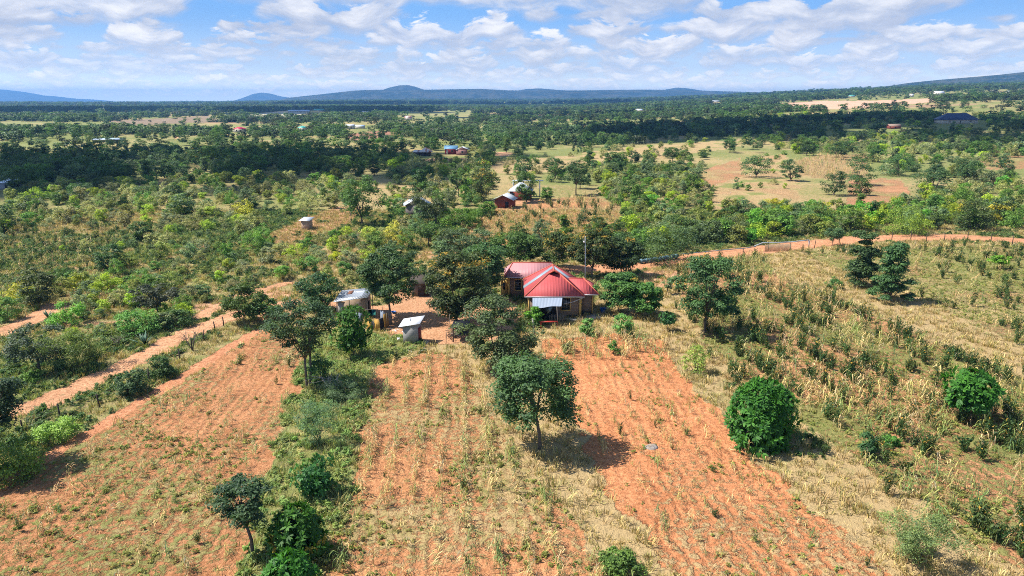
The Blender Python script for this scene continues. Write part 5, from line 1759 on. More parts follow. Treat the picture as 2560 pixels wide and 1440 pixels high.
def canopy():
    g = float(height(4.5, 83))
    pl = Place('tin_canopy', (4.4, 83.1, g), 'wavy galvanised canopy sheet on crooked poles in front of the red-roofed house', 'canopy')
    m = MB()
    n = 14
    a0, a1 = np.array((2.55, 84.26, g + 2.88)), np.array((6.25, 84.26, g + 2.90))
    b0, b1 = np.array((2.5, 81.95, g + 2.22)), np.array((6.0, 82.1, g + 2.48))
    V, F, rb = [], [], []
    for j in range(5):
        for i in range(n + 1):
            s, t = i / n, j / 4
            p = (a0 * (1 - s) + a1 * s) * (1 - t) + (b0 * (1 - s) + b1 * s) * t
            p = p + np.array((0, 0, 0.05 * math.sin(s * 9 + t * 2) * t - 0.08 * math.sin(t * PI)))
            V.append(p)
            rb.append(p[0])
    for j in range(4):
        for i in range(n):
            q = j * (n + 1) + i
            F.append([q, q + n + 1, q + n + 2, q + 1])
    k = len(V)
    V2 = [p - np.array((0, 0, 0.02)) for p in V]
    m.add(V + V2, F + [[x + k for x in reversed(f)] for f in F], rb + rb)
    pl.part('sheet', m, 'canopy_tin')
    for x, y in ((5.5, 81.75), (2.75, 81.9)):
        gg = float(height(x, y))
        pl.part('pole', MB().tube([(x + 0.12, y, gg - 0.2), (x + 0.02, y, gg + 1.2), (x - 0.06, y + 0.25, gg + 2.42 - (0.2 if x < 4 else 0))], [0.055, 0.05, 0.045], 6), 'wood')
    pl.part('tarpaulin', MB().slab([(2.62, 84.15, g - 0.1), (5.75, 84.2, g - 0.1), (5.7, 84.2, g + 2.7), (2.62, 84.15, g + 2.6)], 0.02).slab([(2.6, 82.0, g - 0.1), (2.6, 84.1, g - 0.1), (2.6, 84.1, g + 2.5), (2.6, 82.0, g + 2.1)], 0.02), 'blacktarp')
    c = MB().add([(4.05, 82.5, g + 2.2), (4.95, 82.45, g + 2.25), (4.75, 82.4, g + 1.75), (4.35, 82.45, g + 1.35), (4.1, 82.5, g + 1.85), (4.5, 82.58, g + 1.9)], [[0, 4, 5], [4, 3, 5], [3, 2, 5], [2, 1, 5], [1, 0, 5], [0, 1, 2, 3, 4]])
    o = Place('hanging_cloth', (4.5, 82.5, g + 2.2), 'faded blue cloth hanging under the tin canopy', 'cloth')
    o.part('fabric', c, 'bluecloth')
    f = Place('pallet_fence', (5.55, 83.3, g), 'low fence of upright wooden pallet slats under the canopy', 'fence')
    s = MB()
    for i in range(11):
        x = 4.62 + i * 0.19
        s.box(x, x + 0.09, 83.28, 83.31, g - 0.05, g + 0.98 + 0.06 * ((i * 7) % 3))
    f.part('slats', s, 'wood')
    f.part('rail', MB().box(4.6, 6.6, 83.32, 83.38, g + 0.25, g + 0.34), 'wood')
    f.part('rail', MB().box(4.6, 6.6, 83.32, 83.38, g + 0.75, g + 0.84), 'wood')
    g2 = float(height(4.4, 80.9))
    b = Place('bench_frame', (4.4, 80.9, g2), 'red painted steel bench frame in front of the canopy', 'bench')
    b.part('seat', MB().box(3.3, 5.5, 80.75, 81.15, g2 + 0.78, g2 + 0.84), 'redmetal')
    for x in (3.4, 3.52, 5.4):
        b.part('leg', MB().tube([(x, 80.8, g2 - 0.1), (x + 0.04, 80.8, g2 + 0.78)], 0.035, 6), 'redmetal')
    g3 = float(height(2.5, 77.8))
    p = Place('wooden_post', (2.5, 77.8, g3), 'pale grey wooden post leaning before the canopy, left of the bench', 'post')
    p.part('shaft', MB().tube([(2.62, 77.8, g3 - 0.3), (2.5, 77.8, g3 + 1.2), (2.36, 77.85, g3 + 2.15)], [0.10, 0.085, 0.075], 7), 'greyboard')
    g4 = float(height(11.8, 87.6))
    t = Place('water_tub', (11.8, 87.6, g4), 'round blue plastic tub on the ground right of the porch', 'tub')
    V, F = [], []
    for i, (rr, zz) in enumerate(((0.30, 0.0), (0.36, 0.28), (0.42, 0.50), (0.45, 0.52), (0.40, 0.52), (0.34, 0.26), (0.28, 0.06))):
        for j in range(14):
            V.append((11.8 + rr * math.cos(j * PI / 7), 87.6 + rr * math.sin(j * PI / 7), g4 + zz))
    for i in range(6):
        for j in range(14):
            F.append([i * 14 + j, i * 14 + (j + 1) % 14, (i + 1) * 14 + (j + 1) % 14, (i + 1) * 14 + j])
    F.append([6 * 14 + j for j in range(14)])
    t.part('tub_shell', MB().add(V, F), 'blueplastic')
    g5 = float(height(10.0, 93.4))
    a = Place('metal_mast', (10.0, 93.4, g5), 'tall thin grey metal mast rising behind the red-roofed house', 'mast')
    a.part('pole', MB().tube([(10.05, 93.4, g5 - 0.3), (9.98, 93.4, g5 + 4.5), (9.84, 93.4, g5 + 9.0)], [0.075, 0.06, 0.03], 7), 'metal')
    a.part('receiver_box', MB().box(9.62, 9.82, 93.33, 93.45, g5 + 8.05, g5 + 8.30), 'white')
    a.part('arm', MB().tube([(9.5, 93.4, g5 + 8.42), (10.2, 93.4, g5 + 8.45)], 0.015, 5), 'metal')


canopy()


def outhouse():
    g = float(height(-11.2, 75.8)) - 0.02
    A, B = np.array((-12.3, 75.55)), np.array((-10.6, 75.2))
    d = unit(B - A)
    n = np.array((-d[1], d[0]))
    Cc, Dd = B + n * 1.3, A + n * 1.3
    pl = Place('outhouse', (-11.2, 75.8, g), 'small grey block outhouse with white tilted tin roof at the yard edge', 'outhouse')
    zt = {0: 1.98, 1: 2.36, 2: 2.68, 3: 2.3}
    P = [A, B, Cc, Dd]
    V = [(p[0], p[1], g - 0.3) for p in P] + [(p[0], p[1], g + zt[i]) for i, p in enumerate(P)]
    pl.part('wall', MB().add(V, [[3, 2, 1, 0], [4, 5, 6, 7]] + [[i, (i + 1) % 4, 4 + (i + 1) % 4, 4 + i] for i in range(4)]), 'block')
    R4 = [A - d * 0.45 - n * 0.25, B + d * 0.38 - n * 0.25, Cc + d * 0.38 + n * 0.3, Dd - d * 0.45 + n * 0.3]
    rz = [1.92, 2.48, 2.90, 2.34]
    roof = pl.part('roof', MB().slab([(p[0], p[1], g + zz + 0.04) for p, zz in zip(R4, rz)], 0.04, (n[0], n[1], 0)), 'tin_white')
    q = A * 0.62 + B * 0.38 + n * 0.75
    pl.part('vent_pipe', MB().tube([(q[0], q[1], g + 1.9), (q[0], q[1], g + 2.75)], 0.06, 8), 'metal')
    e = d * 0.012
    s0, s1 = B + n * 0.2 + e, B + n * 0.95 + e
    door = pl.part('door', MB().hexa([tuple(s0), tuple(s0 + d * 0.05), tuple(s1 + d * 0.05), tuple(s1)], g + 0.05, g + 1.85), 'doorred')
    h = B + n * 0.88 + d * 0.062
    pl.part('handle', MB().box(h[0], h[0] + 0.04, h[1] - 0.02, h[1] + 0.04, g + 0.95, g + 1.05), 'metal', door)
    s = B + d * 0.08
    pl.part('step', MB().hexa([tuple(s), tuple(s + d * 0.9), tuple(s + d * 0.9 + n * 1.1), tuple(s + n * 1.1)], g - 0.2, g + 0.10), 'concrete')
    j = ground(997, 853)
    b = Place('water_can', tuple(j), 'small white jerrycan in the grass left of the outhouse', 'jerrycan')
    b.part('can', MB().hexa([(j[0] - 0.16, j[1] - 0.1), (j[0] + 0.16, j[1] - 0.1), (j[0] + 0.16, j[1] + 0.1), (j[0] - 0.16, j[1] + 0.1)], j[2], j[2] + 0.38), 'white')
    b.part('spout', MB().tube([(j[0] - 0.08, j[1], j[2] + 0.37), (j[0] - 0.1, j[1], j[2] + 0.46)], 0.035, 7), 'white')
    b.part('handle', MB().tube([(j[0] - 0.02, j[1], j[2] + 0.37), (j[0] + 0.03, j[1], j[2] + 0.44), (j[0] + 0.13, j[1], j[2] + 0.43), (j[0] + 0.14, j[1], j[2] + 0.37)], 0.02, 6), 'white')


outhouse()


def shack():
    g = float(height(-20, 86))
    pl = Place('tin_shack', (-20.1, 86.8, g), 'patched shack of brown tarpaulin walls under a pale tin roof', 'shack')
    P = [(-22.0, 85.3), (-18.3, 85.3), (-18.4, 88.3), (-21.9, 88.3)]
    zt = [2.1, 2.62, 2.82, 2.5]
    V = [(x, y, g - 0.3) for x, y in P] + [(x, y, g + z) for (x, y), z in zip(P, zt)]
    pl.part('wall', MB().add(V, [[3, 2, 1, 0], [4, 5, 6, 7]] + [[i, (i + 1) % 4, 4 + (i + 1) % 4, 4 + i] for i in range(4)]), 'tarp')
    pl.part('roof', MB().slab([(-22.4, 84.9, g + 2.12), (-18.0, 84.9, g + 2.72), (-18.1, 88.7, g + 2.98), (-22.2, 88.7, g + 2.60)], 0.04, LF), 'tin_grey')
    pl.part('roof_patch', MB().slab([(-21.1, 87.0, g + 2.55), (-20.5, 87.0, g + 2.63), (-20.5, 88.2, g + 2.74), (-21.1, 88.2, g + 2.66)], 0.03, LF), 'rust_brown', label='rusty red patch sheet on the roof')
    for x, y, h in ((-22.08, 85.22, 2.1), (-20.5, 85.22, 2.3), (-18.25, 85.22, 2.6), (-18.2, 88.4, 2.8)):
        pl.part('post', MB().tube([(x, y, g - 0.2), (x + 0.03, y, g + h)], 0.05, 6), 'greyboard')
    pl.part('patch', MB().box(-21.95, -21.2, 85.24, 85.29, g + 0.2, g + 1.9), 'greyboard', label='pale board patch on the wall')
    pl.part('doorway', MB().box(-18.29, -18.26, 86.2, 87.0, g, g + 1.8), 'dark')
    g2 = float(height(-18.8, 83.3))
    b = Place('metal_cabinet', (-18.9, 83.2, g2), 'grey-blue steel cabinet in front of the patched shack', 'cabinet')
    b.part('body', MB().box(-19.3, -18.5, 82.9, 83.5, g2 + 0.12, g2 + 1.15), 'greyblue')
    b.part('door', MB().box(-19.25, -18.92, 82.87, 82.898, g2 + 0.2, g2 + 1.08), 'greyblue')
    b.part('door', MB().box(-18.88, -18.55, 82.87, 82.898, g2 + 0.2, g2 + 1.08), 'greyblue')
    for x in (-19.25, -18.6):
        b.part('leg', MB().box(x, x + 0.06, 82.95, 83.45, g2 - 0.1, g2 + 0.12), 'metal')
    c = Place('teal_cloth', (-17.4, 83.8, g2), 'dark teal cloth hung over a rail beside the shack', 'cloth')
    c.part('fabric', MB().add([(-17.8, 83.8, g2 + 1.5), (-16.9, 83.8, g2 + 1.48), (-16.95, 83.65, g2 + 0.75), (-17.75, 83.62, g2 + 0.70), (-17.35, 83.7, g2 + 0.72), (-17.35, 83.84, g2 + 1.46)], [[0, 3, 4, 5], [5, 4, 2, 1], [0, 5, 4, 3], [1, 2, 4, 5]]), 'tealcloth')
    c.part('rail', MB().tube([(-18.2, 83.8, g2 + 1.5), (-16.6, 83.8, g2 + 1.47)], 0.03, 6), 'wood')
    for x in (-18.15, -16.65):
        c.part('rail_post', MB().tube([(x, 83.85, g2 - 0.2), (x, 83.82, g2 + 1.52)], 0.035, 6), 'wood')
    # pen of boards and old doors
    e = Place('board_pen', (-15.8, 80.8, float(height(-15.8, 80.8))), 'scrap pen of leaning ochre and dark boards at the yard corner', 'pen')
    z = e.o[2]
    for (x0, y0, x1, y1, h, mt, ln) in ((-17.4, 80.6, -16.85, 80.3, 1.0, 'ochreboard', 0.1), (-16.8, 80.3, -16.5, 80.1, 1.1, 'blacktarp', 0.05), (-16.45, 80.1, -15.75, 79.7, 1.45, 'ochreboard', 0.16), (-15.70, 79.8, -15.35, 80.7, 1.5, 'blacktarp', 0.08), (-15.30, 80.8, -15.0, 81.9, 1.75, 'ochreboard', 0.12),
                                       (-15.25, 82.0, -14.8, 82.9, 1.7, 'greyboard', 0.08), (-16.1, 82.3, -15.5, 82.0, 1.8, 'greyblue', 0.1)):
        a, b2 = np.array((x0, y0)), np.array((x1, y1))
        dd = unit(b2 - a)
        nn = np.array((-dd[1], dd[0])) * 0.03
        k = np.array((-dd[1], dd[0])) * ln
        V = [(*(a - nn), z - 0.1), (*(b2 - nn), z - 0.1), (*(b2 + nn), z - 0.1), (*(a + nn), z - 0.1), (*(a - nn + k), z + h), (*(b2 - nn + k), z + h * 0.96), (*(b2 + nn + k), z + h * 0.96), (*(a + nn + k), z + h)]
        e.part('board', MB().add(V, [[3, 2, 1, 0], [4, 5, 6, 7]] + [[i, (i + 1) % 4, 4 + (i + 1) % 4, 4 + i] for i in range(4)]), mt)
    for x, y, h in ((-15.9, 82.4, 2.3), (-15.55, 81.2, 2.2), (-15.1, 80.9, 1.9), (-16.5, 80.0, 1.3)):
        e.part('stake', MB().tube([(x, y, z - 0.2), (x + 0.08, y, z + h)], 0.04, 5), 'wood')
    # plank shed behind the yard trees
    g3 = float(height(-13, 95.5))
    s = Place('plank_shed', (-13.0, 95.8, g3), 'dark plank shed in the shade behind the yard', 'shed')
    s.part('wall', MB().box(-14.0, -11.6, 94.9, 97.2, g3 - 0.2, g3 + 1.9), 'darkwood')
    pk = MB()
    for i in range(9):
        pk.box(-14.02, -11.58, 94.85, 94.89, g3 + 0.1 + i * 0.2, g3 + 0.24 + i * 0.2)
    s.part('planks', pk, 'darkwood')
    s.part('roof', MB().slab([(-14.3, 94.5, g3 + 1.92), (-11.3, 94.5, g3 + 1.92), (-11.3, 97.5, g3 + 2.5), (-14.3, 97.5, g3 + 2.5)], 0.04, LF), 'darkwood')
    s.part('door', MB().box(-13.95, -13.1, 94.78, 94.84, g3, g3 + 1.75), 'wood')
    # black-roofed stand beside the big tree
    g4 = float(height(-6, 76.5))
    t = Place('black_roofed_stand', (-5.9, 76.6, g4), 'low open stand with a black sheet roof beside the largest grey-green tree', 'stand')
    t.part('roof', MB().slab([(-6.9, 75.5, g4 + 1.82), (-4.8, 75.6, g4 + 1.9), (-4.8, 77.8, g4 + 2.08), (-6.7, 77.8, g4 + 2.02)], 0.05), 'blacktarp')
    for x, y in ((-6.65, 75.7), (-4.95, 75.8), (-6.5, 77.6), (-4.95, 77.6)):
        t.part('leg', MB().tube([(x, y, g4 - 0.2), (x + 0.05, y, g4 + 1.85)], 0.06, 6), 'darkwood')
    t.part('shelf', MB().box(-6.5, -5.0, 75.9, 77.5, g4 + 0.8, g4 + 0.86), 'darkwood')
    r = Place('slatted_rack', (-7.0, 76.2, g4), 'dark slatted rack leaning against the black-roofed stand', 'rack')
    m = MB()
    for i in range(7):
        m.slab([(-7.35 + i * 0.09, 76.0, g4 + 0.75 - i * 0.09), (-7.31 + i * 0.09, 76.0, g4 + 0.71 - i * 0.09), (-7.01 + i * 0.09, 76.5, g4 + 0.95 - i * 0.09), (-7.05 + i * 0.09, 76.5, g4 + 0.99 - i * 0.09)], 0.03)
    r.part('slats', m, 'darkwood')
    r.part('rack_frame', MB().tube([(-7.36, 75.98, g4 + 0.76), (-6.75, 75.98, g4 + 0.06)], 0.03, 5).tube([(-7.06, 76.52, g4 + 1.0), (-6.45, 76.52, g4 + 0.2)], 0.03, 5), 'darkwood')
    for (bx, by, ty, lb) in ((1115, 861, 822, 'short thin bare pole standing alone at the yard edge'), (1122, 846, 785, 'taller thin bare pole beside the black-roofed stand')):
        q, hh, _ = span(bx, by, ty, 4)
        p = Place('thin_pole', tuple(q), lb, 'pole')
        p.part('shaft', MB().tube([(q[0], q[1], q[2] - 0.2), (q[0] + 0.05, q[1], q[2] + hh * 0.5), (q[0] + 0.18, q[1], q[2] + hh)], [0.04, 0.035, 0.025], 6), 'wood')


shack()


# ------------------------------------------------------------------ huts and houses farther off
def hut(name, bx, by, wpx, depth, wall_h, roof_h, wall, roof, label, cat='house', style='gable_x', over=0.4, windows=((0.25, 'w'), (0.6, 'd')), group=None, rot=0.0):
    """A house whose front wall stands at photo row by, centred on bx and wpx wide. Built at its own origin, then turned."""
    g = ground(bx, by)
    W = wpx * (g[1] * CP + (CAM_H - g[2]) * SP) / FPX
    root = empty(name, tuple(g), rot, label, cat, group)

    def part(nm, mb, mat, parent=None):
        return mb.build(nm, M[mat], parent or root)
    a, h = W / 2, wall_h
    part('wall', MB().box(-a, a, 0, depth, -0.5, h), wall)
    o, t = over, 0.06
    m = MB()
    if style == 'gable_x':          # ridge across the view
        m.slab([(-a - o, -o, h - 0.02), (a + o, -o, h - 0.02), (a + o, depth / 2, h + roof_h), (-a - o, depth / 2, h + roof_h)], t, LF)
        m.slab([(a + o, depth + o, h - 0.02), (-a - o, depth + o, h - 0.02), (-a - o, depth / 2, h + roof_h), (a + o, depth / 2, h + roof_h)], t, LF)
        part('gable', MB().add([(-a, 0.01, h), (-a, depth - 0.01, h), (-a, depth / 2, h + roof_h - 0.1), (a, 0.01, h), (a, depth - 0.01, h), (a, depth / 2, h + roof_h - 0.1)], [[0, 1, 2], [3, 5, 4], [0, 2, 5, 3], [1, 4, 5, 2], [0, 3, 4, 1]]), wall)
    elif style == 'gable_y':
        m.slab([(-a - o, -o, h - 0.02), (0, -o, h + roof_h), (0, depth + o, h + roof_h), (-a - o, depth + o, h - 0.02)], t, FB)
        m.slab([(0, -o, h + roof_h), (a + o, -o, h - 0.02), (a + o, depth + o, h - 0.02), (0, depth + o, h + roof_h)], t, FB)
        part('gable', MB().add([(-a, 0.003, h), (a, 0.003, h), (0, 0.003, h + roof_h - 0.12), (-a, depth - 0.003, h), (a, depth - 0.003, h), (0, depth - 0.003, h + roof_h - 0.12)], [[0, 1, 2], [3, 5, 4], [0, 2, 5, 3], [1, 4, 5, 2], [0, 3, 4, 1]]), wall)
    elif style == 'hip':
        r = max(0.0, a - depth / 2)
        A, B, Cc, D = (-a - o, -o, h), (a + o, -o, h), (a + o, depth + o, h), (-a - o, depth + o, h)
        P, Q = (-r - 0.01, depth / 2, h + roof_h), (r + 0.01, depth / 2, h + roof_h)
        m.slab([A, B, Q, P], t, LF)
        m.slab([B, Cc, Q], t, FB)
        m.slab([Cc, D, P, Q], t, LF)
        m.slab([D, A, P], t, FB)
    else:                            # lean-to
        m.slab([(-a - o, -o, h + 0.02), (a + o, -o, h + 0.02), (a + o, depth + o, h + roof_h), (-a - o, depth + o, h + roof_h)], t, LF)
    part('roof', m, roof)
    for f, kind in windows:
        x = -a + W * f
        if kind == 'w':
            fr = part('window', MB().box(x - 0.55, x + 0.55, -0.05, 0.02, h * 0.38, h * 0.80), 'cream')
            part('pane', MB().box(x - 0.45, x + 0.45, -0.062, -0.052, h * 0.42, h * 0.76), 'glass', fr)
        else:
            part('door', MB().box(x - 0.45, x + 0.45, -0.04, 0.02, 0, h * 0.78), 'cream' if kind == 'c' else 'dark')
    return root, g, W


hut('stone_hut', 1046, 540, 60, 4.5, 2.5, 2.0, 'stone', 'tin', 'grey stone hut with pale tin roof behind the flat-topped acacia', 'hut', 'gable_y', 0.5, (), rot=R(10))
hut('red_hut', 1258, 521, 44, 4.0, 2.2, 1.3, 'redwall', 'tin', 'red mud hut with pale tin gable, nearer of two red huts', 'hut', 'gable_y', 0.6, ((0.72, 'd'),), rot=R(-14))
hut('red_hut', 1300, 501, 52, 5.0, 2.5, 2.2, 'redwall', 'tin', 'red mud hut half hidden by a rounded dark tree, farther of two', 'hut', 'hip', 0.5, ((0.15, 'w'), (0.8, 'd')), rot=R(-6))
g = ground(1325, 497)
st = empty('flat_roofed_stand', (g[0] - 0.5, g[1] + 4, g[2]), 0, 'tall flat grey roof on thin posts behind the farther red hut', 'shelter')
MB().box(-4.4, 4.4, 0, 2.4, 4.45, 4.58).build('roof', M['tin_grey'], st)
for sx, sy in ((-4.2, 0.15), (3.4, 0.15), (-4.2, 2.2), (3.4, 2.2)):
    MB().tube([(sx, sy, -0.4), (sx, sy, 4.45)], 0.12, 8).build('post', M['metal'], st)
hut('clearing_hut', 763, 574, 20, 1.8, 1.9, 0.45, 'tarp', 'tin', 'tiny hut with a tilted tin roof in the soil clearing', 'hut', 'lean', 0.35, (), rot=R(-12))
hut('blue_roofed_house', 1127, 386, 29, 6.0, 2.7, 1.6, 'maroon', 'blue_roof', 'maroon house with a light blue tin roof in the valley', 'house', 'gable_x', 0.5, ((0.2, 'c'), (0.62, 'w')))
hut('brick_house', 1156, 388, 30, 5.0, 2.6, 1.5, 'pinkwall', 'tin', 'pinkish brick gable house joined right of the blue-roofed house', 'house', 'gable_y', 0.4, ((0.5, 'w'),))
hut('rusty_hut', 1063, 390, 24, 5.0, 1.9, 2.3, 'darkwood', 'rusty', 'dark hut under a rust-striped peaked tin roof in the valley', 'hut', 'hip', 0.9, ((0.5, 'd'),))
hut('rusty_shed', 1043, 389, 18, 4.0, 1.7, 0.8, 'darkwood', 'rusty', 'low shed with rusty roof against the rust-striped hut', 'shed', 'lean', 0.4, ())
hut('red_cottage', 597, 331, 26, 6.0, 2.8, 1.7, 'cream', 'crimson', 'far cottage with a crimson roof among dark trees', 'cottage', 'hip', 0.6, ((0.3, 'w'), (0.65, 'd')))
hut('teal_cottage', 755, 327, 20, 6.0, 2.6, 1.8, 'cream', 'teal_roof', 'far cottage with a teal hipped roof on orange ground', 'cottage', 'hip', 0.6, ((0.3, 'w'), (0.7, 'w')))
hut('white_house', 874, 322, 20, 6.0, 2.8, 1.4, 'cream', 'tin_white', 'far house with white roof above the brown ploughed field', 'house', 'gable_x', 0.5, ((0.3, 'w'), (0.7, 'd')))
hut('blue_shed', 899, 321, 22, 5.0, 2.0, 1.2, 'cream', 'pale_blue', 'pale blue roofed shed beside the white-roofed far house', 'shed', 'gable_x', 0.4, ())
hut('school_block', 735, 281, 30, 8.0, 3.0, 2.6, 'cream', 'pale_blue', 'long school block with pale blue roof, left of two', 'school', 'gable_x', 0.8, ((0.2, 'w'), (0.5, 'w'), (0.8, 'w')))
hut('school_block', 762, 281, 22, 8.0, 3.0, 2.6, 'cream', 'pale_blue', 'long school block with pale blue roof, right of two', 'school', 'gable_x', 0.8, ((0.2, 'w'), (0.5, 'w'), (0.8, 'w')))
hut('teal_hall', 797, 279, 24, 10.0, 3.2, 3.4, 'cream', 'teal_roof', 'hall with teal gabled roof beside the school blocks', 'hall', 'gable_x', 0.8, ((0.3, 'd'),))
hut('white_cottage', 912, 284, 14, 7.0, 2.8, 1.8, 'cream', 'tin_white', 'small white-roofed cottage beyond the school', 'cottage', 'gable_x', 0.5, ((0.5, 'd'),))
hut('navy_house', 2400, 309, 88, 12.0, 3.0, 5.0, 'cream', 'navy', 'large house with dark navy hipped roof at the right', 'house', 'hip', 1.0, ((0.2, 'w'), (0.5, 'd'), (0.8, 'w')))
hut('brown_hut', 2238, 322, 28, 5.0, 1.8, 1.6, 'redwall', 'thatch', 'low hut with weathered brown roof left of the navy-roofed house', 'hut', 'gable_x', 0.5, ((0.5, 'd'),))
hut('white_roofed_house', 2350, 237, 22, 12.0, 3.5, 4.0, 'cream', 'tin_white', 'bright white-roofed house high on the far slope', 'house', 'gable_x', 0.8, ((0.3, 'w'), (0.7, 'd')))
hut('teal_roofed_house', 2130, 243, 15, 9.0, 3.0, 2.2, 'cream', 'teal_roof', 'tiny teal-roofed house on the far slope above the quarry', 'house', 'gable_x', 0.6, ((0.5, 'd'),))
hut('pale_house', 1790, 256, 17, 10.0, 3.0, 2.4, 'cream', 'tin', 'tiny pale house beyond the dark wood, left of the quarry', 'house', 'gable_x', 0.6, ((0.3, 'w'), (0.7, 'd')))
hut('pale_house', 1600, 279, 15, 9.0, 2.8, 2.0, 'cream', 'pale_blue', 'tiny blue-grey roofed house among the far dark trees', 'house', 'gable_x', 0.6, ((0.5, 'd'),))
hut('tank_house', 2488, 229, 9, 6.0, 4.5, 0.8, 'cream', 'tin_white', 'tiny pale cube house high on the far slope', 'house', 'hip', 0.3, ((0.5, 'd'),))
hut('edge_shed', 14, 474, 30, 5.0, 2.0, 0.8, 'greyblue', 'pale_blue', 'blue-grey shed at the left edge in the dark wood', 'shed', 'lean', 0.4, ((0.6, 'd'),))
hut('long_shed', 268, 355, 74, 4.0, 1.6, 0.8, 'darkwood', 'pale_blue', 'long low shed with pale blue roof under dark round trees', 'shed', 'lean', 0.4, ())
hut('small_shed', 170, 327, 22, 4.0, 1.8, 0.7, 'darkwood', 'tin_grey', 'small grey shed in the yellow-green meadow', 'shed', 'lean', 0.3, ())


for bx, by, w_, rf, lb in ((1263, 263, 9, 'tin_white', 'tiny white-roofed house beyond the dark wood, under the central hills'), (949, 272, 9, 'tin_white', 'tiny white house in the bright green far trees beside the school'), (1541, 262, 11, 'pale_blue', 'tiny bluish house at the right end of the far dark wood'),
                           (1398, 272, 12, 'tin', 'tiny grey house among scattered trees below the far dark wood'), (1660, 240, 9, 'tin_white', 'tiny pale house at the foot of the small right-hand hill'), (1866, 255, 10, 'pale_blue', 'tiny blue-roofed house beside the left end of the quarry'),
                           (2280, 242, 8, 'tin_white', 'tiny white hut between the quarry and the bright white house'), (2525, 233, 9, 'tin', 'tiny grey house at the right edge of the far slope'), (1020, 300, 16, 'rusty', 'small house with dull purple-brown roof in dark trees'), (195, 258, 8, 'tin_white', 'tiny white house on the far plain under the pale mountain'), (354, 256, 8, 'tin_white', 'tiny white house on the far plain, alone between two woods')):
    hut('far_house', bx, by, w_, 8.0, 3.0, 2.4, 'cream', rf, lb, 'house', 'gable_x', 0.6, ((0.5, 'd'),))


def yard_things():
    q = ground(984, 783)
    b = Place('basin', tuple(q), 'blue basin beside the leaning trunk in the yard', 'basin')
    V, F = [], []
    for i, (rr, zz) in enumerate(((0.20, 0.0), (0.27, 0.14), (0.32, 0.24), (0.34, 0.25), (0.29, 0.24), (0.24, 0.12), (0.18, 0.03))):
        for j in range(12):
            V.append((q[0] + rr * math.cos(j * PI / 6), q[1] + rr * math.sin(j * PI / 6), q[2] + zz))
    for i in range(6):
        for j in range(12):
            F.append([i * 12 + j, i * 12 + (j + 1) % 12, (i + 1) * 12 + (j + 1) % 12, (i + 1) * 12 + j])
    F.append([72 + j for j in range(12)])
    b.part('bowl', MB().add(V, F), 'blueplastic')
    rng = np.random.default_rng(12)
    m = MB()
    for cx, cy_, n in ((990, 826, 16), (1022, 876, 6), (1050, 868, 5), (1140, 836, 8)):
        for _ in range(n):
            g = ground(cx + rng.normal() * 9, cy_ + rng.normal() * 4)
            a = rng.uniform(0, 6.28)
            d = np.array((math.cos(a), math.sin(a), 0)) * rng.uniform(0.06, 0.16)
            e = np.array((-math.sin(a), math.cos(a), 0.3)) * rng.uniform(0.05, 0.12)
            m.add([g + (0, 0, 0.02) - d, g + (0, 0, 0.05) + e, g + (0, 0, 0.03) + d, g + (0, 0, 0.02) - e], [[0, 1, 2, 3]])
    tag(m.build('litter', M['white']), kind='stuff')


yard_things()


# ------------------------------------------------------------------ fences, netting
def fence(name, posts, label, mat, rad, wires, sag=0.05, lean=0.06, seed=1):
    rng = np.random.default_rng(seed)
    pts = []
    for bx, by, ty in posts:
        g, h, _ = span(bx, by, ty, 4)
        pts.append((g, max(0.9, min(h, 2.3))))
    o = pts[0][0]
    root = empty(name, tuple(o), 0, label, 'fence')
    tops = []
    for g, h in pts:
        k = rng.normal(size=2) * lean
        b = g - o
        t = b + (k[0], k[1], h)
        MB().tube([b - (0, 0, 0.3), b * 0.5 + t * 0.5 + (rng.normal() * 0.03, 0, 0), t], [rad * 1.1, rad, rad * 0.85], 6).build('post', M[mat], root)
        tops.append((b, t))
    for f in wires:
        m = MB()
        for (b0, t0), (b1, t1) in zip(tops[:-1], tops[1:]):
            p, q = b0 * (1 - f) + t0 * f, b1 * (1 - f) + t1 * f
            m.tube([p, (p + q) / 2 - (0, 0, sag), q], 0.012, 3, False)
        m.build('wire', M['wire'], root)
    return root


fence('wire_fence', [(56, 1075, 1048), (152, 1050, 1009), (250, 1018, 985), (318, 988, 955), (375, 956, 921), (450, 902, 872), (480, 875, 846), (510, 851, 825), (536, 827, 804), (559, 815, 792)], 'wire fence on rough dark posts between the left track and the footpath', 'darkwood', 0.07, (0.35, 0.65, 0.92), seed=3)
fence('wire_fence', [(1627, 665, 650), (1685, 657, 644), (1858, 638, 622), (1919, 628, 604), (1975, 627, 607), (2035, 620, 600), (2097, 615, 592)], 'wire fence along the near side of the red road, left stretch with netting', 'darkwood', 0.06, (0.5, 0.92), seed=4)
fence('wire_fence', [(2180, 606, 588), (2229, 602, 581), (2276, 602, 577), (2315, 605, 582), (2361, 602, 581), (2419, 602, 579), (2477, 605, 584), (2530, 612, 588)], 'wire fence of thin dark posts along the red road at the right', 'darkwood', 0.07, (0.5, 0.92), seed=5)


def along(pixels, z0):
    out = []
    for px, py in pixels:
        g = ground(px, py)
        out.append(g + np.array((0, 0, z0)))
    return out


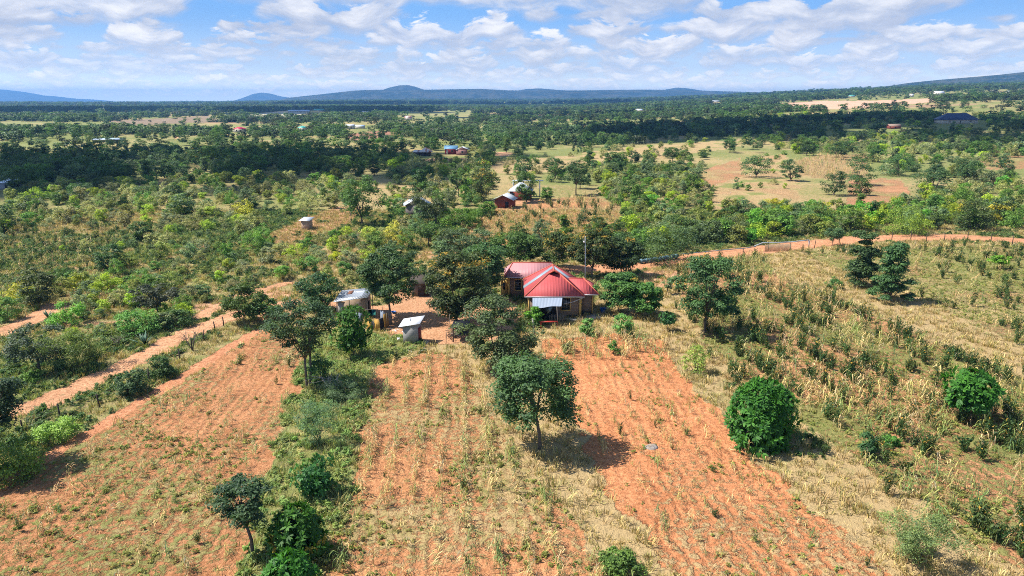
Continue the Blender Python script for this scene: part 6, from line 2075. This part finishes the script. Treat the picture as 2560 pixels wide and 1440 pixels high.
def netting():
    a = along([(1600, 660), (1625, 656), (1650, 653), (1672, 650), (1695, 646)], 0.45)
    r = Place('rolled_netting', tuple(a[0]), 'thick roll of blue-green netting lying along the far edge of the red road', 'netting')
    rng = np.random.default_rng(4)
    P = []
    for i in range(len(a) - 1):
        for t in np.linspace(0, 1, 8, endpoint=False):
            P.append(a[i] * (1 - t) + a[i + 1] * t + rng.normal(size=3) * 0.05)
    r.part('roll', MB().tube(P, 0.34 + 0.09 * np.sin(np.arange(len(P)) * 1.7), 9), 'netblue')
    b = along([(1700, 652), (1760, 646), (1810, 641), (1858, 637), (1890, 632)], 1.15)
    s = Place('netting_strand', tuple(b[0]), 'thin strand of blue netting strung along the top of the road fence', 'netting')
    s.part('strand', MB().tube([p + rng.normal(size=3) * 0.06 for p in b], 0.07, 6), 'netblue')
    c = along([(1885, 631), (1905, 629), (1919, 628), (1950, 628), (1975, 627), (2000, 625), (2020, 622)], 1.62)
    c[0][2] -= 0.45
    w = Place('netting_rail', tuple(c[0]), 'whitish netting bundled along the rail above the reed mat', 'netting')
    w.part('bundle', MB().tube([p + rng.normal(size=3) * 0.04 for p in c], 0.09, 7), 'netgrey')
    w.part('loose_end', MB().tube([c[-1], c[-1] + (0.1, 0, -0.6), c[-1] + (0.05, 0, -1.3)], [0.13, 0.10, 0.05], 6), 'netgrey')
    d = along([(1912, 629), (1976, 628)], 0)
    m = Place('reed_mat', tuple(d[0]), 'dry reed mat hanging on the road fence below the whitish netting', 'mat')
    k = MB()
    for i in range(30):
        t = i / 29
        p = d[0] * (1 - t) + d[1] * t
        k.box(p[0] - 0.06, p[0] + 0.05, p[1] - 0.03 + 0.01 * (i % 3), p[1] + 0.01 * (i % 3), p[2] - 0.05, p[2] + 1.25 + 0.16 * rng.uniform())
    m.part('reeds', k, 'mat')


netting()


# ------------------------------------------------------------------ small things
def agave(bx, by, ty, label, seed):
    g, h, _ = span(bx, by, ty, 10)
    rng = np.random.default_rng(seed)
    r = Place('agave', tuple(g), label, 'agave')
    for i in range(16):
        an, el = i * 2.4, rng.uniform(0.45, 1.35)
        L = h * rng.uniform(0.8, 1.15)
        o = np.array((math.cos(an) * math.cos(el), math.sin(an) * math.cos(el), math.sin(el)))
        s = np.array((-math.sin(an), math.cos(an), 0)) * L * 0.075
        b = g + o * 0.08
        mid, tip = b + o * L * 0.5, b + o * L - np.array((0, 0, 0.06))
        dn = np.cross(o, s / np.linalg.norm(s)) * 0.04
        r.part('leaf', MB().add([b - s * 0.7, b + s * 0.7, mid + s, mid - s, tip, b + dn, mid + dn], [[0, 1, 2, 3], [3, 2, 4], [1, 0, 5], [1, 5, 6, 2], [0, 3, 6, 5], [2, 6, 4], [3, 4, 6]]), 'agave')


agave(362, 862, 828, 'spiky blue-green agave in the grass beside the left track', 5)
agave(120, 795, 772, 'spiky agave at the end of the farther left track', 6)


def bare_shrub(bx, by, ty, cw, label, seed, mat='wood'):
    g, h, w = span(bx, by, ty, cw)
    rng = np.random.default_rng(seed)
    r = Place('bare_shrub', tuple(g), label, 'shrub')
    st, tw = MB(), MB()
    for i in range(4):
        an = rng.uniform(0, 6.28)
        t = g + np.array((math.cos(an) * w * 0.28, math.sin(an) * w * 0.28, h * rng.uniform(0.55, 0.8)))
        st.tube([g - (0, 0, 0.1), g * 0.5 + t * 0.5 + rng.normal(size=3) * 0.08, t], [0.06, 0.04, 0.02], 5)
        for _ in range(9):
            f = rng.uniform(0.4, 1)
            a = g * (1 - f) + t * f
            b = a + np.array((rng.normal() * w * 0.22, rng.normal() * w * 0.22, abs(rng.normal()) * h * 0.25))
            tw.tube([a, (a + b) / 2 + rng.normal(size=3) * 0.05, b], [0.022, 0.015, 0.006], 4)
    r.part('stem', st, mat)
    r.part('twigs', tw, mat)


bare_shrub(482, 876, 820, 60, 'leafless shrub among the fence posts beside the left track', 7)
bare_shrub(1935, 590, 545, 50, 'pale leafless shrub in the thicket behind the red road', 8, 'greyboard')
bare_shrub(835, 985, 925, 100, 'pale leafless branches sticking out of the weedy strip', 9, 'greyboard')
bare_shrub(888, 605, 578, 36, 'grey leafless shrub left of the yellow-topped bush', 10, 'greyboard')
bare_shrub(290, 868, 835, 50, 'brown leafless shrub in the grass right of the wide thorn bush', 11)

g = ground(1628, 1118)
rb = empty('flat_rock', tuple(g), 0.4, 'flat pale grey rock lying in the bare red field', 'rock')
rng = np.random.default_rng(3)
rv = []
for i in range(3):
    for j in range(11):
        a = j * 2 * PI / 11
        rr = (0.52, 0.46, 0.28)[i] * rng.uniform(0.8, 1.15)
        rv.append((rr * math.cos(a) * 1.2, rr * math.sin(a), (-0.05, 0.07, 0.13)[i] + rng.normal() * 0.01))
MB().add(rv, [[i * 11 + j, i * 11 + (j + 1) % 11, (i + 1) * 11 + (j + 1) % 11, (i + 1) * 11 + j] for i in range(2) for j in range(11)] + [[22 + j for j in range(11)]]).build('stone', M['rock'], rb)


def cow(bx, by, hide, label, face):
    """A grazing cow: one body skinned over its joints."""
    g = ground(bx, by)
    J = [(0.62, 0, 1.12), (0, 0, 1.15), (-0.62, 0, 1.16), (0.95, 0, 0.98), (1.22, 0, 0.55), (1.42, 0, 0.28)]
    E = [(0, 1), (1, 2), (0, 3), (3, 4), (4, 5)]
    Rr = [0.34, 0.38, 0.33, 0.20, 0.15, 0.085]
    for sx, bend in ((0.55, -0.04), (-0.62, -0.10)):
        for sy in (-0.2, 0.2):
            n = len(J)
            J += [(sx, sy, 0.80), (sx + bend, sy, 0.42), (sx, sy, 0.02)]
            Rr += [0.16, 0.075, 0.06]
            E += [(0 if sx > 0 else 2, n), (n, n + 1), (n + 1, n + 2)]
    n = len(J)
    J += [(-0.98, 0, 1.05), (-1.05, 0, 0.55), (1.20, 0.14, 0.66), (1.20, -0.14, 0.66)]
    Rr += [0.06, 0.03, 0.035, 0.035]
    E += [(2, n), (n, n + 1), (4, n + 2), (4, n + 3)]
    me = bpy.data.meshes.new('body')
    me.from_pydata(J, E, [])
    o = link('cow', me, M[hide], None, tuple(g))
    o.rotation_euler = (0, 0, face)
    sk = o.modifiers.new('skin', 'SKIN')
    for i, v in enumerate(me.skin_vertices[0].data if me.skin_vertices else []):
        v.radius = (Rr[i], Rr[i])
        v.use_root = i == 1
    sb = o.modifiers.new('smooth', 'SUBSURF')
    sb.levels = sb.render_levels = 1
    if not me.skin_vertices:
        bpy.context.view_layer.objects.active = o
    tag(o, label, 'cow')


cow(1539, 361, 'whitehide', 'white cow grazing at the top of the tan meadow', 0.2)
cow(1596, 359, 'brownhide', 'brown cow grazing right of the white one on the tan meadow', 2.9)
for bx, by, ty, lb in ((72, 284, 260, 'thin far mast leaning over the dark wood, at the left edge'), (264, 288, 262, 'thin far mast over the dark wood, right of the other')):
    q, hh, _ = span(bx, by, ty, 3)
    p = Place('far_mast', tuple(q), lb, 'mast')
    p.part('pole', MB().tube([(q[0], q[1], q[2] - 0.5), (q[0] - hh * 0.12, q[1], q[2] + hh)], [0.28, 0.16], 6), 'metal')
    p.part('arm', MB().tube([(q[0] - hh * 0.12 - 2.2, q[1], q[2] + hh * 0.97), (q[0] - hh * 0.12 + 2.2, q[1], q[2] + hh * 0.97)], 0.2, 5), 'white')


# ------------------------------------------------------------------ cumulus overhead, out of the picture: their shade lies on the valley and the far slopes
def cloud_material():
    m, k, out = new_mat('cloud_vapour')
    d = k.n('ShaderNodeBsdfDiffuse', {0: (0.9, 0.9, 0.92, 1)})
    k.t.links.new(d.outputs[0], out.inputs[0])
    return m


CLOUD = cloud_material()


def overhead_cloud(cx, cy_, rx, ry, seed, alt=1000.0, rot=0.0):
    """A heap of puffs standing where the sun throws its shade on the ground round (cx, cy_)."""
    gz = float(height(cx, cy_))
    s = SUN_DIR * ((alt - gz) / SUN_DIR.z)
    ox, oy = cx + s.x, cy_ + s.y
    rng = np.random.default_rng(seed)
    V, F = [], []
    for i in range(46):
        r = math.sqrt(rng.uniform()) * 0.88
        a = rng.uniform(0, 6.283)
        u, v = r * math.cos(a) * rx, r * math.sin(a) * ry
        x, y = ox + u * math.cos(rot) - v * math.sin(rot), oy + u * math.sin(rot) + v * math.cos(rot)
        pr = min(rx, ry) * rng.uniform(0.20, 0.42) * (1.1 - 0.5 * r)
        o = len(V)
        nu, nv = 16, 9
        for jv in range(nv + 1):
            th = PI * jv / nv
            for ju in range(nu):
                ph = 2 * PI * ju / nu
                q = 1 + 0.16 * math.sin(ph * 3 + i) * math.sin(th * 4 + i * 1.7) + rng.normal() * 0.03
                zz = math.cos(th) * pr * q * 0.75
                V.append((x + math.cos(ph) * math.sin(th) * pr * q, y + math.sin(ph) * math.sin(th) * pr * q, alt + max(zz, -pr * 0.15)))
        for jv in range(nv):
            for ju in range(nu):
                F.append((o + jv * nu + ju, o + jv * nu + (ju + 1) % nu, o + (jv + 1) * nu + (ju + 1) % nu, o + (jv + 1) * nu + ju))
    o = link('overhead_clouds', mesh_from('overhead_clouds', np.array(V), np.array(F), None, True), CLOUD)
    tag(o, kind='stuff')


overhead_cloud(-185, 290, 190, 95, 1, rot=R(-8))
overhead_cloud(-60, 345, 80, 40, 6)
overhead_cloud(235, 590, 330, 135, 2)
overhead_cloud(320, 430, 95, 50, 7)
overhead_cloud(-900, 1900, 900, 480, 3)
overhead_cloud(-200, 3600, 900, 700, 4)
overhead_cloud(900, 2900, 800, 300, 5)
overhead_cloud(100, 1150, 260, 110, 8)

# ------------------------------------------------------------------ the air
def haze():
    m = bpy.data.materials.new('hazy_air')
    m.use_nodes = True
    t = m.node_tree
    t.nodes.clear()
    k = NT(t)
    v = k.n('ShaderNodeVolumePrincipled')
    v.inputs['Color'].default_value = HAZE_COL
    v.inputs['Density'].default_value = HAZE_DENSITY
    v.inputs['Anisotropy'].default_value = 0.2
    out = k.n('ShaderNodeOutputMaterial')
    t.links.new(v.outputs[0], out.inputs['Volume'])
    o = MB().box(-16800, 16800, -400, 16800, -21, 262).build('haze', m)
    tag(o, kind='stuff')


HAZE_COL = (0.21, 0.50, 1.0, 1)
HAZE_DENSITY = 1.05e-4
haze()


# ------------------------------------------------------------------ labels for the many: each told by what stands next to it
def side(dx, dy):
    if abs(dx) > abs(dy) * 1.6:
        return 'left of' if dx < 0 else 'right of'
    return 'behind' if dy < 0 else 'in front of'


def how_far(d):
    return 'just ' if d < 55 else '' if d < 150 else 'well '


def label_the_many():
    used, todo = {}, []
    for o, px, py, words_, cat, group, ph in THINGS:
        near = sorted(LANDMARKS, key=lambda l: math.hypot(px - l[1], (py - l[2]) * 1.6))[:4]
        cands = []
        for nm, lx, ly in near[:3]:
            d = math.hypot(px - lx, (py - ly) * 1.6)
            cands.append(f'{how_far(d)}{side(px - lx, py - ly)} the {nm}')
        o['category'] = cat
        o['group'] = group
        sz = size_word(ph) + ' ' if cat in ('bush', 'tree') else ''
        sep = ', ' if cat in ('maize plant', 'shrub') else ' '
        opts = [f'{sz}{words_}{sep}{c}' for c in cands]
        a, b = cands[0].replace('just ', '').replace('well ', ''), cands[1].replace('just ', '').replace('well ', '')
        long_ = f'{sz}{words_}{sep}{a}, {b}'
        if len(long_.split()) > 16:
            long_ = opts[0]
        opts = [q if len(q.split()) <= 16 else q.replace('small ', '').replace('just ', '').replace('well ', '') for q in opts]
        todo.append((o, px, py, opts, long_ if len(long_.split()) <= 16 else opts[0]))
    count = {}
    for t in todo:
        for q in t[3]:
            count[q] = count.get(q, 0) + 1
    rest = []
    for t in todo:
        for q in t[3]:
            if count[q] == 1 and q not in used and len(q.split()) <= 16:
                t[0]['label'] = q
                used[q] = 1
                break
        else:
            rest.append(t)
    many = {}
    for t in rest:
        many[t[4]] = many.get(t[4], 0) + 1
    groups = {}
    for t in rest:
        if many[t[4]] == 1 and t[4] not in used:
            t[0]['label'] = t[4]
            used[t[4]] = 1
        else:
            q = t[3][0]
            for w in ('mid-sized ', 'well ', 'just '):
                if len(q.split()) > 13:
                    q = q.replace(w, '')
            groups.setdefault(q, []).append(t)
    for lab, ts in groups.items():
        ts.sort(key=lambda t: t[1])
        for i, t in enumerate(ts):
            q = lab
            if len(ts) > 1 and len(ts) <= 10 and len(lab.split()) <= 13:
                q = f'{lab}, ' + ('leftmost' if i == 0 else 'rightmost' if i == len(ts) - 1 else ORDER[i] + ' from left')
            t[0]['label'] = q


ORDER = ['first', 'second', 'third', 'fourth', 'fifth', 'sixth', 'seventh', 'eighth', 'ninth', 'tenth']
label_the_many()
